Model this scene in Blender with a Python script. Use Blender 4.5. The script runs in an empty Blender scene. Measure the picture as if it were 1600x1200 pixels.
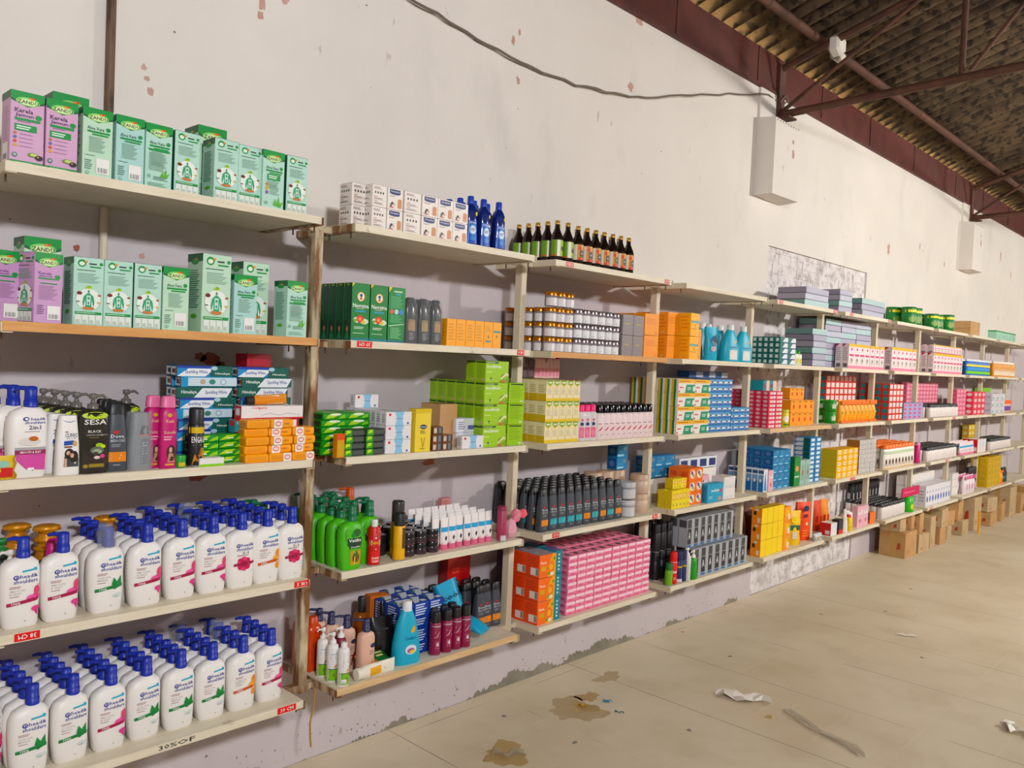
import bpy, math, random
from mathutils import Vector, Matrix
random.seed(7)
C = bpy.context.scene.collection
PI = math.pi
# ---------------------------------------------------------------- camera
sc = bpy.context.scene
cam = bpy.data.cameras.new('camera'); cam.sensor_width = 36; cam.lens = 29.214; cam.clip_start = .05; cam.clip_end = 200
co = bpy.data.objects.new('camera', cam); C.objects.link(co)
r_ = Vector((0.68741374, -0.72483675, 0.04554154)); u_ = Vector((-0.00841617, 0.05475194, 0.99846452)); f_ = Vector((0.72621726, 0.68674152, -0.03153689))
m = Matrix.Identity(4)
for i in range(3): m[i][0] = r_[i]; m[i][1] = u_[i]; m[i][2] = -f_[i]
m[0][3], m[1][3], m[2][3] = -0.65613, -3.15557, 1.85219
co.matrix_world = m; sc.camera = co
# ---------------------------------------------------------------- world, lamps, exposure
w = bpy.data.worlds.new('world'); sc.world = w; w.use_nodes = True
bg = w.node_tree.nodes['Background']; bg.inputs[0].default_value = (1.0, .83, .69, 1); bg.inputs[1].default_value = .38
def area(name, loc, to, sx, sy, power, col):
    l = bpy.data.lights.new(name, 'AREA'); l.shape = 'RECTANGLE'; l.size = sx; l.size_y = sy; l.energy = power; l.color = col
    o = bpy.data.objects.new(name, l); C.objects.link(o); o.location = loc
    o.rotation_euler = (Vector(to) - Vector(loc)).to_track_quat('-Z', 'Y').to_euler(); return o
area('hall_lamp', (-.9, -5.75, 3.72), (1.6, 0, 1.6), .42, .30, 215, (.93, .95, 1.0))
area('end_fill_light', (14.5, -5.75, 3.72), (14.5, 0, 1.6), .42, .30, 210, (1.0, .96, .88))  # unseen fill light, added to brighten the far bays and floor
area('far_hall_lamp', (7.6, -5.75, 3.72), (8.6, 0, .9), .42, .30, 280, (1.0, .96, .90))
sun = bpy.data.lights.new('sun', 'SUN'); sun.energy = 110; sun.angle = .01; sun.color = (1, .93, .8)
so = bpy.data.objects.new('sun', sun); C.objects.link(so); so.rotation_euler = (math.radians(-32), 0, 0)
sc.view_settings.view_transform = 'Standard'; sc.view_settings.look = 'None'
sc.view_settings.exposure = 0.0; sc.view_settings.gamma = 1; sc.view_settings.use_curve_mapping = False
sc.cycles.max_bounces = 6; sc.cycles.transparent_max_bounces = 6; sc.cycles.diffuse_bounces = 4
sc.cycles.use_denoising = True; sc.cycles.sample_clamp_indirect = 6

# ---------------------------------------------------------------- materials
def lin(c):
    c = c.lstrip('#'); c = c if len(c) == 6 else ''.join(x*2 for x in c); v = [int(c[i:i+2], 16)/255 for i in (0, 2, 4)]
    return tuple((x/12.92 if x <= .04045 else ((x+.055)/1.055)**2.4) for x in v) + (1,)
MC = {}
def sat(c, k=1.14):
    v = lin(c)[:3]; l = .3*v[0] + .59*v[1] + .11*v[2]; return tuple(max(0, min(1, l+(x-l)*k)) for x in v) + (1,)
def mat(c, rough=.42, metal=0, clear=0, kind=None):
    k = (c, rough, metal, clear, kind)
    if k in MC: return MC[k]
    mt = bpy.data.materials.new('paint_' + c.lstrip('#')); mt.use_nodes = True; nt = mt.node_tree; b = nt.nodes['Principled BSDF']
    b.inputs['Base Color'].default_value = sat(c); b.inputs['Roughness'].default_value = rough; b.inputs['Metallic'].default_value = metal
    if kind == 'clear':       # thin see-through wrap
        tr = nt.nodes.new('ShaderNodeBsdfTransparent'); mx = nt.nodes.new('ShaderNodeMixShader'); mx.inputs[0].default_value = clear
        nt.links.new(tr.outputs[0], mx.inputs[1]); nt.links.new(b.outputs[0], mx.inputs[2]); nt.links.new(mx.outputs[0], nt.nodes['Material Output'].inputs[0])
        nz = nt.nodes.new('ShaderNodeTexNoise'); nz.inputs['Scale'].default_value = 60; bp = nt.nodes.new('ShaderNodeBump'); bp.inputs[0].default_value = .8; bp.inputs[1].default_value = .01
        nt.links.new(nz.outputs[0], bp.inputs['Height']); nt.links.new(bp.outputs[0], b.inputs['Normal'])
    MC[k] = mt; return mt
def nodes(name, rough=.8):
    mt = bpy.data.materials.new(name); mt.use_nodes = True; nt = mt.node_tree; b = nt.nodes['Principled BSDF']; b.inputs['Roughness'].default_value = rough
    g = nt.nodes.new('ShaderNodeNewGeometry')
    return mt, nt, b, g.outputs['Position']
def noise(nt, pos, scale, detail=4, stretch=None, rough=.55):
    if stretch:
        mp = nt.nodes.new('ShaderNodeMapping'); mp.inputs['Scale'].default_value = stretch; nt.links.new(pos, mp.inputs[0]); pos = mp.outputs[0]
    n = nt.nodes.new('ShaderNodeTexNoise'); n.inputs['Scale'].default_value = scale; n.inputs['Detail'].default_value = detail; n.inputs['Roughness'].default_value = rough
    nt.links.new(pos, n.inputs['Vector']); return n.outputs[0]
def ramp(nt, f, p):
    r = nt.nodes.new('ShaderNodeValToRGB'); el = r.color_ramp.elements
    while len(el) < len(p): el.new(.5)
    for e, (x, c) in zip(el, p): e.position = x; e.color = lin(c) if isinstance(c, str) else (c, c, c, 1)
    nt.links.new(f, r.inputs[0]); return r.outputs[0]
def mixc(nt, fac, a, b, mode='MIX'):
    m_ = nt.nodes.new('ShaderNodeMix'); m_.data_type = 'RGBA'; m_.blend_type = mode
    for s, v in ((m_.inputs[0], fac), (m_.inputs[6], a), (m_.inputs[7], b)):
        if isinstance(v, (int, float)): s.default_value = v
        elif isinstance(v, str): s.default_value = lin(v)
        else: nt.links.new(v, s)
    return m_.outputs[2]
def bump(nt, b, h, s=.3, d=.01):
    bp = nt.nodes.new('ShaderNodeBump'); bp.inputs[0].default_value = s; bp.inputs[1].default_value = d
    nt.links.new(h, bp.inputs['Height']); nt.links.new(bp.outputs[0], b.inputs['Normal'])
def m_wall():
    mt, nt, b, p = nodes('limewashed_plaster', .85)
    c = ramp(nt, noise(nt, p, 1.1, 5), [(.3, '#dcd5cd'), (.7, '#e6dfd7')])
    c = mixc(nt, ramp(nt, noise(nt, p, 2.3, 6, (1, 1, .5)), [(.58, 0.), (.72, .35)]), c, '#c2bdb8')
    c = mixc(nt, ramp(nt, noise(nt, p, 14, 5, (1, 1, .35)), [(.68, 0.), (.73, .8)]), c, '#b7aaa2')
    c = mixc(nt, ramp(nt, noise(nt, p, 5, 8), [(.735, 0.), (.75, 1.)]), c, '#c9a79c')
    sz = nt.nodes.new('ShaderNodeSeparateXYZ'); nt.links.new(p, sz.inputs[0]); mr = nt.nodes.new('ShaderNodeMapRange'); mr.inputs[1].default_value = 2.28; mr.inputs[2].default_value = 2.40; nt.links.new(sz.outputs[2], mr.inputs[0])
    c = mixc(nt, mr.outputs[0], mixc(nt, 1., c, '#dcd8e4', 'MULTIPLY'), c)          # lilac shade painted into the colour below the top shelf, plain limewash above
    nt.links.new(c, b.inputs['Base Color']); bump(nt, b, noise(nt, p, 9, 6), .25, .02); return mt
def m_brick():
    mt, nt, b, p = nodes('whitewashed_brick', .9)
    c = ramp(nt, noise(nt, p, 7, 6), [(.35, '#bdb4b4'), (.5, '#dcd6d6'), (.7, '#e8e3e2')])
    c = mixc(nt, ramp(nt, noise(nt, p, 22, 5), [(.54, 0.), (.66, .6)]), c, '#938a87')
    nt.links.new(c, b.inputs['Base Color']); bump(nt, b, noise(nt, p, 30, 6), .6, .02); return mt
def m_floor():
    mt, nt, b, p = nodes('dusty_floor_tiles', .34)
    mp = nt.nodes.new('ShaderNodeMapping'); mp.inputs['Location'].default_value = (-2.594, .09, 0); nt.links.new(p, mp.inputs[0])
    def brick(m_, w_, h_):
        br = nt.nodes.new('ShaderNodeTexBrick'); br.offset = 0; br.inputs['Scale'].default_value = 1; br.inputs['Mortar Size'].default_value = m_; br.inputs['Mortar Smooth'].default_value = 0
        br.inputs['Brick Width'].default_value = w_; br.inputs['Row Height'].default_value = h_
        br.inputs['Color1'].default_value = (0, 0, 0, 1); br.inputs['Color2'].default_value = (.25, .25, .25, 1); br.inputs['Mortar'].default_value = (1, 1, 1, 1)
        nt.links.new(mp.outputs[0], br.inputs['Vector']); return br
    c = ramp(nt, noise(nt, p, .9, 5), [(.3, '#cdbd9f'), (.7, '#dfd2b8')])
    c = mixc(nt, ramp(nt, noise(nt, p, 2.6, 6), [(.5, 0.), (.75, .45)]), c, '#bda883')
    v = brick(.0022, .69, 900.); h = brick(.0024, 900., .347)
    c = mixc(nt, v.outputs['Fac'], c, mixc(nt, ramp(nt, noise(nt, p, 1.7, 2), [(.4, 0.), (.55, 1.)]), c, '#6f6253'))
    c = mixc(nt, h.outputs['Fac'], c, mixc(nt, ramp(nt, noise(nt, p, 2.1, 2), [(.42, 0.), (.56, .9)]), c, '#ddd0b4'))
    c = mixc(nt, ramp(nt, noise(nt, p, 45, 3), [(.74, 0.), (.8, .7)]), c, '#6b5a48')
    nt.links.new(c, b.inputs['Base Color'])
    nt.links.new(ramp(nt, noise(nt, p, 3, 5), [(.3, .30), (.7, .55)]), b.inputs['Roughness']); bump(nt, b, noise(nt, p, 40, 4), .06, .01); return mt
def m_board(name, a, c2, stretch=(1, 9, 9)):
    mt, nt, b, p = nodes(name, .5)
    c = ramp(nt, noise(nt, p, 5, 5, stretch), [(.3, a), (.7, c2)])
    c = mixc(nt, ramp(nt, noise(nt, p, 16, 5), [(.68, 0.), (.76, .55)]), c, '#8a7458')
    nt.links.new(c, b.inputs['Base Color']); return mt
def m_rusty(name, a, rust, lo=.5, hi=.62):
    mt, nt, b, p = nodes(name, .6)
    c = mixc(nt, ramp(nt, noise(nt, p, 18, 6, (1, 1, .22)), [(lo, 0.), (hi, 1.)]), a, rust)
    nt.links.new(c, b.inputs['Base Color']); bump(nt, b, noise(nt, p, 60, 4), .3, .004); return mt
def m_roof():
    mt, nt, b, p = nodes('sooty_asbestos_sheet', .95)
    c = ramp(nt, noise(nt, p, 2.2, 6), [(.3, '#382a1c'), (.7, '#66533b')])
    c = mixc(nt, ramp(nt, noise(nt, p, 14, 5), [(.5, 0.), (.6, .85)]), c, '#1c150e')
    nt.links.new(c, b.inputs['Base Color']); return mt
def m_brown(name, a, b2, r=.55):
    mt, nt, b, p = nodes(name, r); c = ramp(nt, noise(nt, p, 6, 6), [(.35, a), (.65, b2)]); nt.links.new(c, b.inputs['Base Color']); return mt
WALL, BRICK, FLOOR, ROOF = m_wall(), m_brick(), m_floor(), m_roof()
BOARD = m_board('cream_laminate', '#d9cdb2', '#e9dfc8'); ORWOOD = m_board('orange_wood_edge', '#c98a45', '#dba463'); YWOOD = m_board('raw_pine_edge', '#cfa871', '#dfc092')
POST = m_rusty('cream_painted_post', '#d8cbb0', '#b79e78', .6, .75); POST1 = m_rusty('rust_stained_post', '#c9b896', '#7d522c', .42, .56)
MAROON = m_brown('maroon_sheet', '#4a1a12', '#5e2419'); STEEL = m_brown('rusty_brown_steel', '#45281c', '#603a27', .7)
PIPE = m_rusty('rusty_pipe', '#6d553a', '#3f2c1d', .45, .6); CARD = m_brown('kraft_card', '#b98d58', '#c39a66', .7); DAMP = m_brown('damp_plaster', '#74705f', '#8f897a', .9)
PEEL = m_brown('bare_pink_plaster', '#b98e80', '#c9a396', .9); REDP = m_brown('red_brick_dust', '#8f4a3a', '#a9654f', .9)

# ---------------------------------------------------------------- mesh builder
TX = {}
def text_mesh(s):
    if s in TX: return TX[s]
    cu = bpy.data.curves.new('t', 'FONT'); cu.body = s; cu.resolution_u = 1; cu.offset = .014
    o = bpy.data.objects.new('t', cu); C.objects.link(o)
    me = bpy.data.meshes.new_from_object(o.evaluated_get(bpy.context.evaluated_depsgraph_get()))
    vs = [(v.co.x, v.co.y) for v in me.vertices]; fs = [tuple(p.vertices) for p in me.polygons]
    bpy.data.objects.remove(o); bpy.data.curves.remove(cu); bpy.data.meshes.remove(me)
    x0 = min(v[0] for v in vs); x1 = max(v[0] for v in vs); y0 = min(v[1] for v in vs); y1 = max(v[1] for v in vs)
    TX[s] = ([((x-x0)/(x1-x0), (y-y0)/(y1-y0)) for x, y in vs], fs); return TX[s]
def mm(c):
    return mat(c) if isinstance(c, str) else c
class M:
    def __init__(s): s.v = []; s.f = []; s.mi = []; s.sm = []; s.ms = []
    def idx(s, m_):
        m_ = mm(m_)
        if m_ not in s.ms: s.ms.append(m_)
        return s.ms.index(m_)
    def add(s, vs, fs, m_, smooth=False):
        o = len(s.v); s.v += [tuple(x) for x in vs]; k = s.idx(m_)
        for f in fs: s.f.append(tuple(i+o for i in f)); s.mi.append(k); s.sm.append(smooth)
        return s
    def box(s, x0, x1, y0, y1, z0, z1, m_, xf=None):
        vs = [(x, y, z) for z in (z0, z1) for y in (y0, y1) for x in (x0, x1)]
        if xf: vs = [xf(*q) for q in vs]
        return s.add(vs, [(0, 2, 3, 1), (4, 5, 7, 6), (0, 1, 5, 4), (2, 6, 7, 3), (0, 4, 6, 2), (1, 3, 7, 5)], m_)
    def cbox(s, x0, x1, y0, y1, z0, z1, b, m_):       # box with chamfered vertical and top edges
        ring = lambda e, z: [(x0+e+b, y0+e, z), (x1-e-b, y0+e, z), (x1-e, y0+e+b, z), (x1-e, y1-e-b, z), (x1-e-b, y1-e, z), (x0+e+b, y1-e, z), (x0+e, y1-e-b, z), (x0+e, y0+e+b, z)]
        return s.rings([ring(b, z0), ring(0, z0+b), ring(0, z1-b), ring(b, z1)], m_)
    def rings(s, R, m_, smooth=False, cap=True):
        n = len(R[0]); vs = [p for r in R for p in r]; fs = []
        for i in range(len(R)-1):
            for j in range(n): k = (j+1) % n; fs.append((i*n+j, i*n+k, (i+1)*n+k, (i+1)*n+j))
        s.add(vs, fs, m_, smooth)
        if cap: s.add(R[0][::-1], [tuple(range(n))], m_); s.add(R[-1], [tuple(range(n))], m_)
        return s
    def loft(s, secs, m_, n=18, smooth=True):          # (z, a, b, exponent, cx, cy)
        R = []
        for q in secs:
            z, a, b = q[:3]; e = q[3] if len(q) > 3 else 2; cx = q[4] if len(q) > 4 else 0; cy = q[5] if len(q) > 5 else 0
            R.append([(cx + a*math.copysign(abs(math.cos(t))**(2/e), math.cos(t)), cy + b*math.copysign(abs(math.sin(t))**(2/e), math.sin(t)), z) for t in [2*PI*(j+.5)/n for j in range(n)]])
        return s.rings(R, m_, smooth)
    def tube(s, pts, r, m_, n=8):
        R = []
        for i, p in enumerate(pts):
            p = Vector(p); d = (Vector(pts[min(i+1, len(pts)-1)]) - Vector(pts[max(i-1, 0)])).normalized()
            a = d.cross(Vector((0, 0, 1)) if abs(d.z) < .9 else Vector((1, 0, 0))).normalized(); b = a.cross(d); rr = r[i] if isinstance(r, (list, tuple)) else r
            R.append([tuple(p + a*rr*math.cos(2*PI*j/n) + b*rr*math.sin(2*PI*j/n)) for j in range(n)])
        return s.rings(R, m_, True)
    def deco(s, items, srf, flat=True):
        for k, it in enumerate(items):
            e = .0004 + k*.00012; t = it[0]; c = it[-1]
            if t in 'RE':
                if t == 'R': u0, v0, u1, v1 = it[1:5]; n = 1 if flat else 8; prof = lambda q: (v0, v1)
                else:
                    cu_, cv_, ru, rv = it[1:5]; u0, u1 = cu_-ru, cu_+ru; n = 8
                    prof = lambda q: (cv_ - rv*math.sqrt(max(0, 1-(2*q-1)**2)), cv_ + rv*math.sqrt(max(0, 1-(2*q-1)**2)))
                vs = []
                for i in range(n+1):
                    q = i/n if t == 'R' else .5-.5*math.cos(PI*i/n); u = u0+(u1-u0)*q; a, b = prof(q); vs += [srf(u, a, e), srf(u, b, e)]
                s.add(vs, [(2*i, 2*i+2, 2*i+3, 2*i+1) for i in range(n)], c)
            elif t == 'S':                                   # slanted band (u0, v0 low, v0 high, u1, v1 low, v1 high)
                u0, a0, b0, u1, a1, b1 = it[1:7]; n = 8; vs = []
                for i in range(n+1): q = i/n; vs += [srf(u0+(u1-u0)*q, a0+(a1-a0)*q, e), srf(u0+(u1-u0)*q, b0+(b1-b0)*q, e)]
                s.add(vs, [(2*i, 2*i+2, 2*i+3, 2*i+1) for i in range(n)], c)
            elif t == 'P': s.add([srf(a, b, e) for a, b in it[1]], [tuple(range(len(it[1])))], c)
            elif t == 'T':
                u0, v0, u1, v1, st = it[1:6]; tv, tf = text_mesh(st); s.add([srf(u0+(u1-u0)*a, v0+(v1-v0)*b, e) for a, b in tv], tf, c)
            elif t == 'N':
                u0, v0, u1, v1, n = it[1:6]
                for i in range(n):
                    a = v1 + (v0-v1)*(i+.25)/n; b = v1 + (v0-v1)*(i+.75)/n; ue = u1 - (u1-u0)*(.05+.3*((i*37+11) % 7)/7)
                    s.add([srf(u0, a, e), srf(ue, a, e), srf(ue, b, e), srf(u0, b, e)], [(0, 3, 2, 1)] if 0 else [(3, 2, 1, 0)], c)
        return s
    def mesh(s, name):
        me = bpy.data.meshes.new(name); me.from_pydata(s.v, [], s.f)
        for m_ in s.ms: me.materials.append(m_)
        me.polygons.foreach_set('material_index', s.mi); me.polygons.foreach_set('use_smooth', s.sm); me.update(); return me
def face(f, w, d, h):
    if f == 'F': return lambda u, v, e: ((u-.5)*w, -d/2-e, v*h)
    if f == 'L': return lambda u, v, e: (-w/2-e, (.5-u)*d, v*h)
    if f == 'R': return lambda u, v, e: (w/2+e, (u-.5)*d, v*h)
    return lambda u, v, e: ((u-.5)*w, (v-.5)*d, h+e)
def body(secs, H):
    def f(u, v, e):
        z = v*H; S = secs
        for i in range(len(S)-1):
            if S[i][0] <= z <= S[i+1][0] or i == len(S)-2:
                t = min(1, max(0, (z-S[i][0])/max(1e-6, S[i+1][0]-S[i][0]))); g = lambda j, dflt: (S[i][j] if len(S[i]) > j else dflt)*(1-t) + (S[i+1][j] if len(S[i+1]) > j else dflt)*t
                a, b, n, cx, cy = g(1, 0), g(2, 0), g(3, 2), g(4, 0), g(5, 0); break
        q = max(-.97, min(.97, 2*u-1)); return (cx+q*a, cy-b*(1-abs(q)**n)**(1/n)-e-.0003, z)
    return f

# ---------------------------------------------------------------- objects
def part(name, mesh, parent=None, loc=None, label=None):
    if isinstance(mesh, M): mesh = mesh.mesh(name)
    o = bpy.data.objects.new(name, mesh); C.objects.link(o)
    if parent: o.parent = parent
    if loc: o.location = loc
    if label: o['label'] = label
    return o
def tag(o, label, cat, group=None, kind=None):
    o['label'] = label; o['category'] = cat
    if group: o['group'] = group
    if kind: o['kind'] = kind
    return o
def struct(name, mesh, label=None):
    o = part(name, mesh); o['kind'] = 'structure'
    if label: o['label'] = label
    return o
def put(proto, loc, rz, label, cat, group=None, rx=0, ry=0, scale=1):
    """proto = (name, [(part name, mesh, [sub-parts])...]); one part alone is the thing itself"""
    name, ps = proto
    if len(ps) == 1: r = bpy.data.objects.new(name, ps[0][1]); C.objects.link(r)
    else:
        r = bpy.data.objects.new(name, None); r.empty_display_size = .02; C.objects.link(r)
        for pn, me in ps: o = bpy.data.objects.new(pn, me); C.objects.link(o); o.parent = r
    r.location = loc; r.rotation_euler = (rx, ry, rz); r.scale = (scale,)*3
    n = len(label.split())
    if n > 16: print('LABEL LONG', n, label)
    return tag(r, label, cat, group)
W = 1.22; LV = dict(A=2.356, B=1.893, C=1.425, D=.962, E=.486)
LN = dict(A='top shelf', B='second shelf', C='third shelf', D='fourth shelf', E='bottom shelf')
OR = ['first', 'second', 'third', 'fourth', 'fifth', 'sixth', 'seventh', 'eighth', 'ninth', 'tenth', 'eleventh', 'twelfth', 'thirteenth', 'fourteenth', 'fifteenth', 'sixteenth']
RN = ['front row', 'second row', 'third row', 'fourth row', 'fifth row', 'sixth row', 'seventh row', 'eighth row']
BN = [x + ' bay' for x in OR]
def bay(x): return BN[max(0, min(15, int(x/W)))]
# ---------------------------------------------------------------- the hall
def patch(mb, x, z, r, m_, sx=1., seed=0, y=-.0012):
    rr = random.Random(seed); n = 13
    mb.add([(x + r*sx*math.cos(2*PI*i/n)*(k := rr.uniform(.55, 1.15)), y, z - r*math.sin(2*PI*i/n)*k) for i in range(n)], [tuple(range(n))], m_)
b = M(); X0, X1, ZT = -3, 24, 4.05; bx0, bx1, bz = 5.61, 7.71, 2.85
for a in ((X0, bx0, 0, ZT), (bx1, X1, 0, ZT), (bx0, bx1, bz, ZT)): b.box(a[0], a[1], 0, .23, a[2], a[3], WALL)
rr = random.Random(3)
for x, z, r, s in [(1.096, 3.25, .035, .5), (1.09, 3.2, .02, .8), (1.197, 3.3, .02, 1), (2.57, 3.55, .03, .5), (2.615, 3.61, .025, .4), (2.62, 3.35, .025, .7), (3.641, 3.588, .03, 1.1), (3.7, 4.02, .03, 1.5), (.628, 2.861, .012, 1), (.641, 2.823, .01, 1.2), (.655, 2.78, .018, .8), (8.25, 3.15, .07, .6), (10.1, 3.2, .04, .4), (9.2, 3.3, .05, .3), (12.6, 3.6, .09, .4), (13.2, 3.4, .06, .5), (.643, 2.168, .012, 1)]: patch(b, x, z, r, PEEL, s, int(x*100))
for x, z, r, s in [(.93, 1.79, .028, 1.8), (.88, 1.8, .018, 1.5), (.97, 1.77, .015, 1.4), (2.098, 1.309, .022, 2), (.891, 1.322, .02, 2.), (1.45, .86, .012, 1.5), (2.05, .63, .02, 1.6), (.414, 2.168, .012, 1.2), (5.83, 3.5, .03, .6), (5.84, 3.42, .035, .5)]: patch(b, x, z, r, REDP if x < 5 else PEEL, s, int(x*77)+1)
# damp band: cement showing where the whitewash has flaked off above the floor
x = .9; pts = []
while x < 5.4:
    h_ = max(.002, .022 + .028*math.sin(x*2.1+1) + .022*math.sin(x*7.3) + .014*math.sin(x*23) + rr.uniform(-.012, .014)); pts.append((x, h_)); x += rr.uniform(.006, .016)
for (a, h0), (c, h1) in zip(pts, pts[1:]): b.add([(a, -.0015, 0), (c, -.0015, 0), (c, -.0015, h1), (a, -.0015, h0)], [(0, 1, 2, 3)], DAMP)
for i in range(120):
    x = rr.uniform(.9, 5.5); patch(b, x, rr.uniform(.02, .2)*rr.random()+.03, rr.uniform(.002, .006), DAMP, rr.uniform(.6, 1.6), i)
for i in range(60):
    patch(b, rr.uniform(0, 5.4), rr.uniform(.4, 4), rr.uniform(.002, .005), DAMP, rr.uniform(.4, 1.6), i+500)
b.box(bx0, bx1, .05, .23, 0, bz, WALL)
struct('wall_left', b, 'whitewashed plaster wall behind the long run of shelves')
b = M(); z = 0; row = 0                                            # walled-up opening: rough courses of whitewashed brick
while z < bz-.02:
    h = min(.085, bz-z); x = bx0 - (.11 if row % 2 else 0)
    while x < bx1:
        l = .225; x_0, x_1 = max(x+.003, bx0), min(x+l-.004, bx1)
        if x_1-x_0 > .02:
            y = rr.uniform(.014, .024); t = rr.uniform(-.006, .006)
            b.box(x_0, x_1, y, .05, z+.004+t*.3, z+h-.004+t*.3, BRICK)
        x += l
    z += h; row += 1
b.box(bx0, bx1, .021, .06, 0, bz, BRICK)
struct('trim_1', b, 'walled-up doorway of rough whitewashed brick')
b = M().box(X0, X1, -13, .0, -.05, 0, FLOOR)
b.box(X0, X1, .24, 9, -.06, -.01, mat('#d8c9a8', .9))          # sunlit yard beyond the wall
TAN = m_brown('spilt_brown_stain', '#bfa46e', '#ab8c54', .3); SCUFF = m_brown('dusty_scuff', '#b39d78', '#bda884', .5)
def stain(x, y, r, m_, sx=1., seed=1, z=.0006):
    q = random.Random(seed); n = 40; ph = [q.uniform(0, 6) for _ in range(4)]
    b.add([(x + r*sx*math.cos(2*PI*i/n)*(k := .75 + .16*math.sin(2*2*PI*i/n+ph[0]) + .14*math.sin(3*2*PI*i/n+ph[1]) + .09*math.sin(7*2*PI*i/n+ph[2]) + .05*math.sin(13*2*PI*i/n+ph[3])), y + r*math.sin(2*PI*i/n)*k, z) for i in range(n)], [tuple(range(n))], m_)
stain(2.16, -.56, .13, TAN, 1.2, 2); stain(2.85, -.47, .09, TAN, 1.1, 5, .0008); stain(2.8, -.46, .17, SCUFF, 1.2, 6); stain(2.98, -.4, .08, TAN, 1, 7); stain(3.3, -.3, .08, SCUFF, 1.5, 8); stain(3.52, -1.2, .03, TAN, 1, 4)
for i, (x, y) in enumerate([(2.45, -.27), (2.5, -.7), (3.05, -1.0), (5.2, -1.45), (6.1, -.9), (4.2, -.6), (5.6, -.6), (7.0, -.8)]): stain(x, y, .016, DAMP, 1.3, i+20)
struct('floor', b, 'dusty beige tiled floor')
# corrugated roof sheets falling towards the wall, eave left open above the sheet-metal fascia
b = M(); P_ = .17; xs = [-4 + i*P_/8 for i in range(int(28/P_*8))]; ys = [.45, -.5, -2.5, -4.5, -9]
vs = [(x, y, 4.385 - .31*y - .046*math.cos(2*PI*(x-5.049)/P_)) for y in ys for x in xs]; n = len(xs)
b.add(vs, [(j*n+i, j*n+i+1, (j+1)*n+i+1, (j+1)*n+i) for j in range(len(ys)-1) for i in range(n-1)], ROOF, True)
o = struct('ceiling', b, 'soot-dark corrugated roof sheets'); so_ = o.modifiers.new('t', 'SOLIDIFY'); so_.thickness = .008
b = M(); b.box(X0, X1, -.012, .02, 4.045, 4.33, MAROON); b.box(X0, X1, -.03, .02, 4.03, 4.05, MAROON)
for x in (2.9, 4.1, 5.25, 6.42, 7.54, 8.8, 10.3, 11.5, 12.8, 14, 15.2): b.box(x, x+.012, -.02, -.01, 4.045, 4.33, STEEL)
struct('trim_2', b, 'maroon sheet-metal fascia under the eave')
for i, (a, c) in enumerate(((5.31, 5.75), (10.66, 11.1), (16, 16.45))):
    b = M(); z0, z1, y0 = 3.2, 3.8, -.155
    R = [[(a, 0, z0), (c, 0, z0-.012), (c+.01, y0, z0+.004), (a, y0, z0)], [(a, 0, z1), (c, 0, z1), (c-.01, y0, z1-.03), (a, y0, z1-.02)]]
    b.rings(R, WALL); b.box(a-.0, c-.0, -.02, 0, z1, 4.04, WALL)
    patch(b, a+.32, z0+.36, .035, PEEL, .6, 5, y0-.002); patch(b, a+.31, z0+.45, .02, PEEL, .8, 6, y0-.002)
    for k in range(9): patch(b, a+.03+k*.045, z1-.035, .008, DAMP, 1.3, k, y0-.002)
    struct('trim_%d' % (i+3), b, 'whitewashed concrete corbel under the %s roof truss' % ('nearest', 'second', 'farthest')[i])
# roof trusses of rusty tube
for i, x in enumerate((5.62, 10.97, 16.3)):
    r = put(('roof_truss', [('e', None), ('e', None)]), (x, -.02, 3.87), 0, ['rusty tube roof truss nearest the viewer, on the first corbel', 'rusty tube roof truss on the second, farther corbel', 'rusty tube roof truss farthest along the wall'][i], 'roof truss', 'roof trusses')
    for ch in list(r.children): bpy.data.objects.remove(ch)
    def tp(name, pts, rad): part(name, M().tube([(0, q[0]+.02, q[1]-3.87) for q in pts], rad, STEEL, 10), r)
    tp('bottom_chord', [(-.02, 3.885), (-7, 4.06)], .03)
    tp('top_chord', [(-.02, 4.25), (-7, 6.41)], .028)
    tp('diagonal_brace', [(-.03, 3.9), (-1.05, 4.54)], .016); tp('vertical_strut', [(-1.35, 3.93), (-1.35, 4.66)], .022)
    tp('diagonal_brace', [(-1.40, 3.96), (-2.15, 4.9)], .014); tp('vertical_strut', [(-3., 3.97), (-3., 5.16)], .022); tp('diagonal_brace', [(-3.05, 3.98), (-4.5, 5.6)], .014)
    bb = M().box(-.05, .05, -.02, .02, -.02, .4, STEEL); bb.box(-.07, .07, -.12, .02, -.03, -.015, STEEL); part('bearing_bracket', bb, r)
for y, t in ((-.325, 'rusty roof purlin tube nearest the wall, carrying the floodlight'), (-1.55, 'rusty roof purlin tube, second from the wall'), (-2.9, 'rusty roof purlin tube, third from the wall')):
    b = M().tube([(-1, y, 4.33-.31*y-.02), (20, y, 4.33-.31*y-.02)], .034, STEEL, 10)
    for x in (.8, 3.2, 4.75, 7.9, 10.2, 13): b.tube([(x, y, 4.31-.31*y), (x+.05, y, 4.31-.31*y)], .038, STEEL, 10)
    tag(part('roof_purlin', b), t, 'roof purlin', 'roof purlins')
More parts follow.
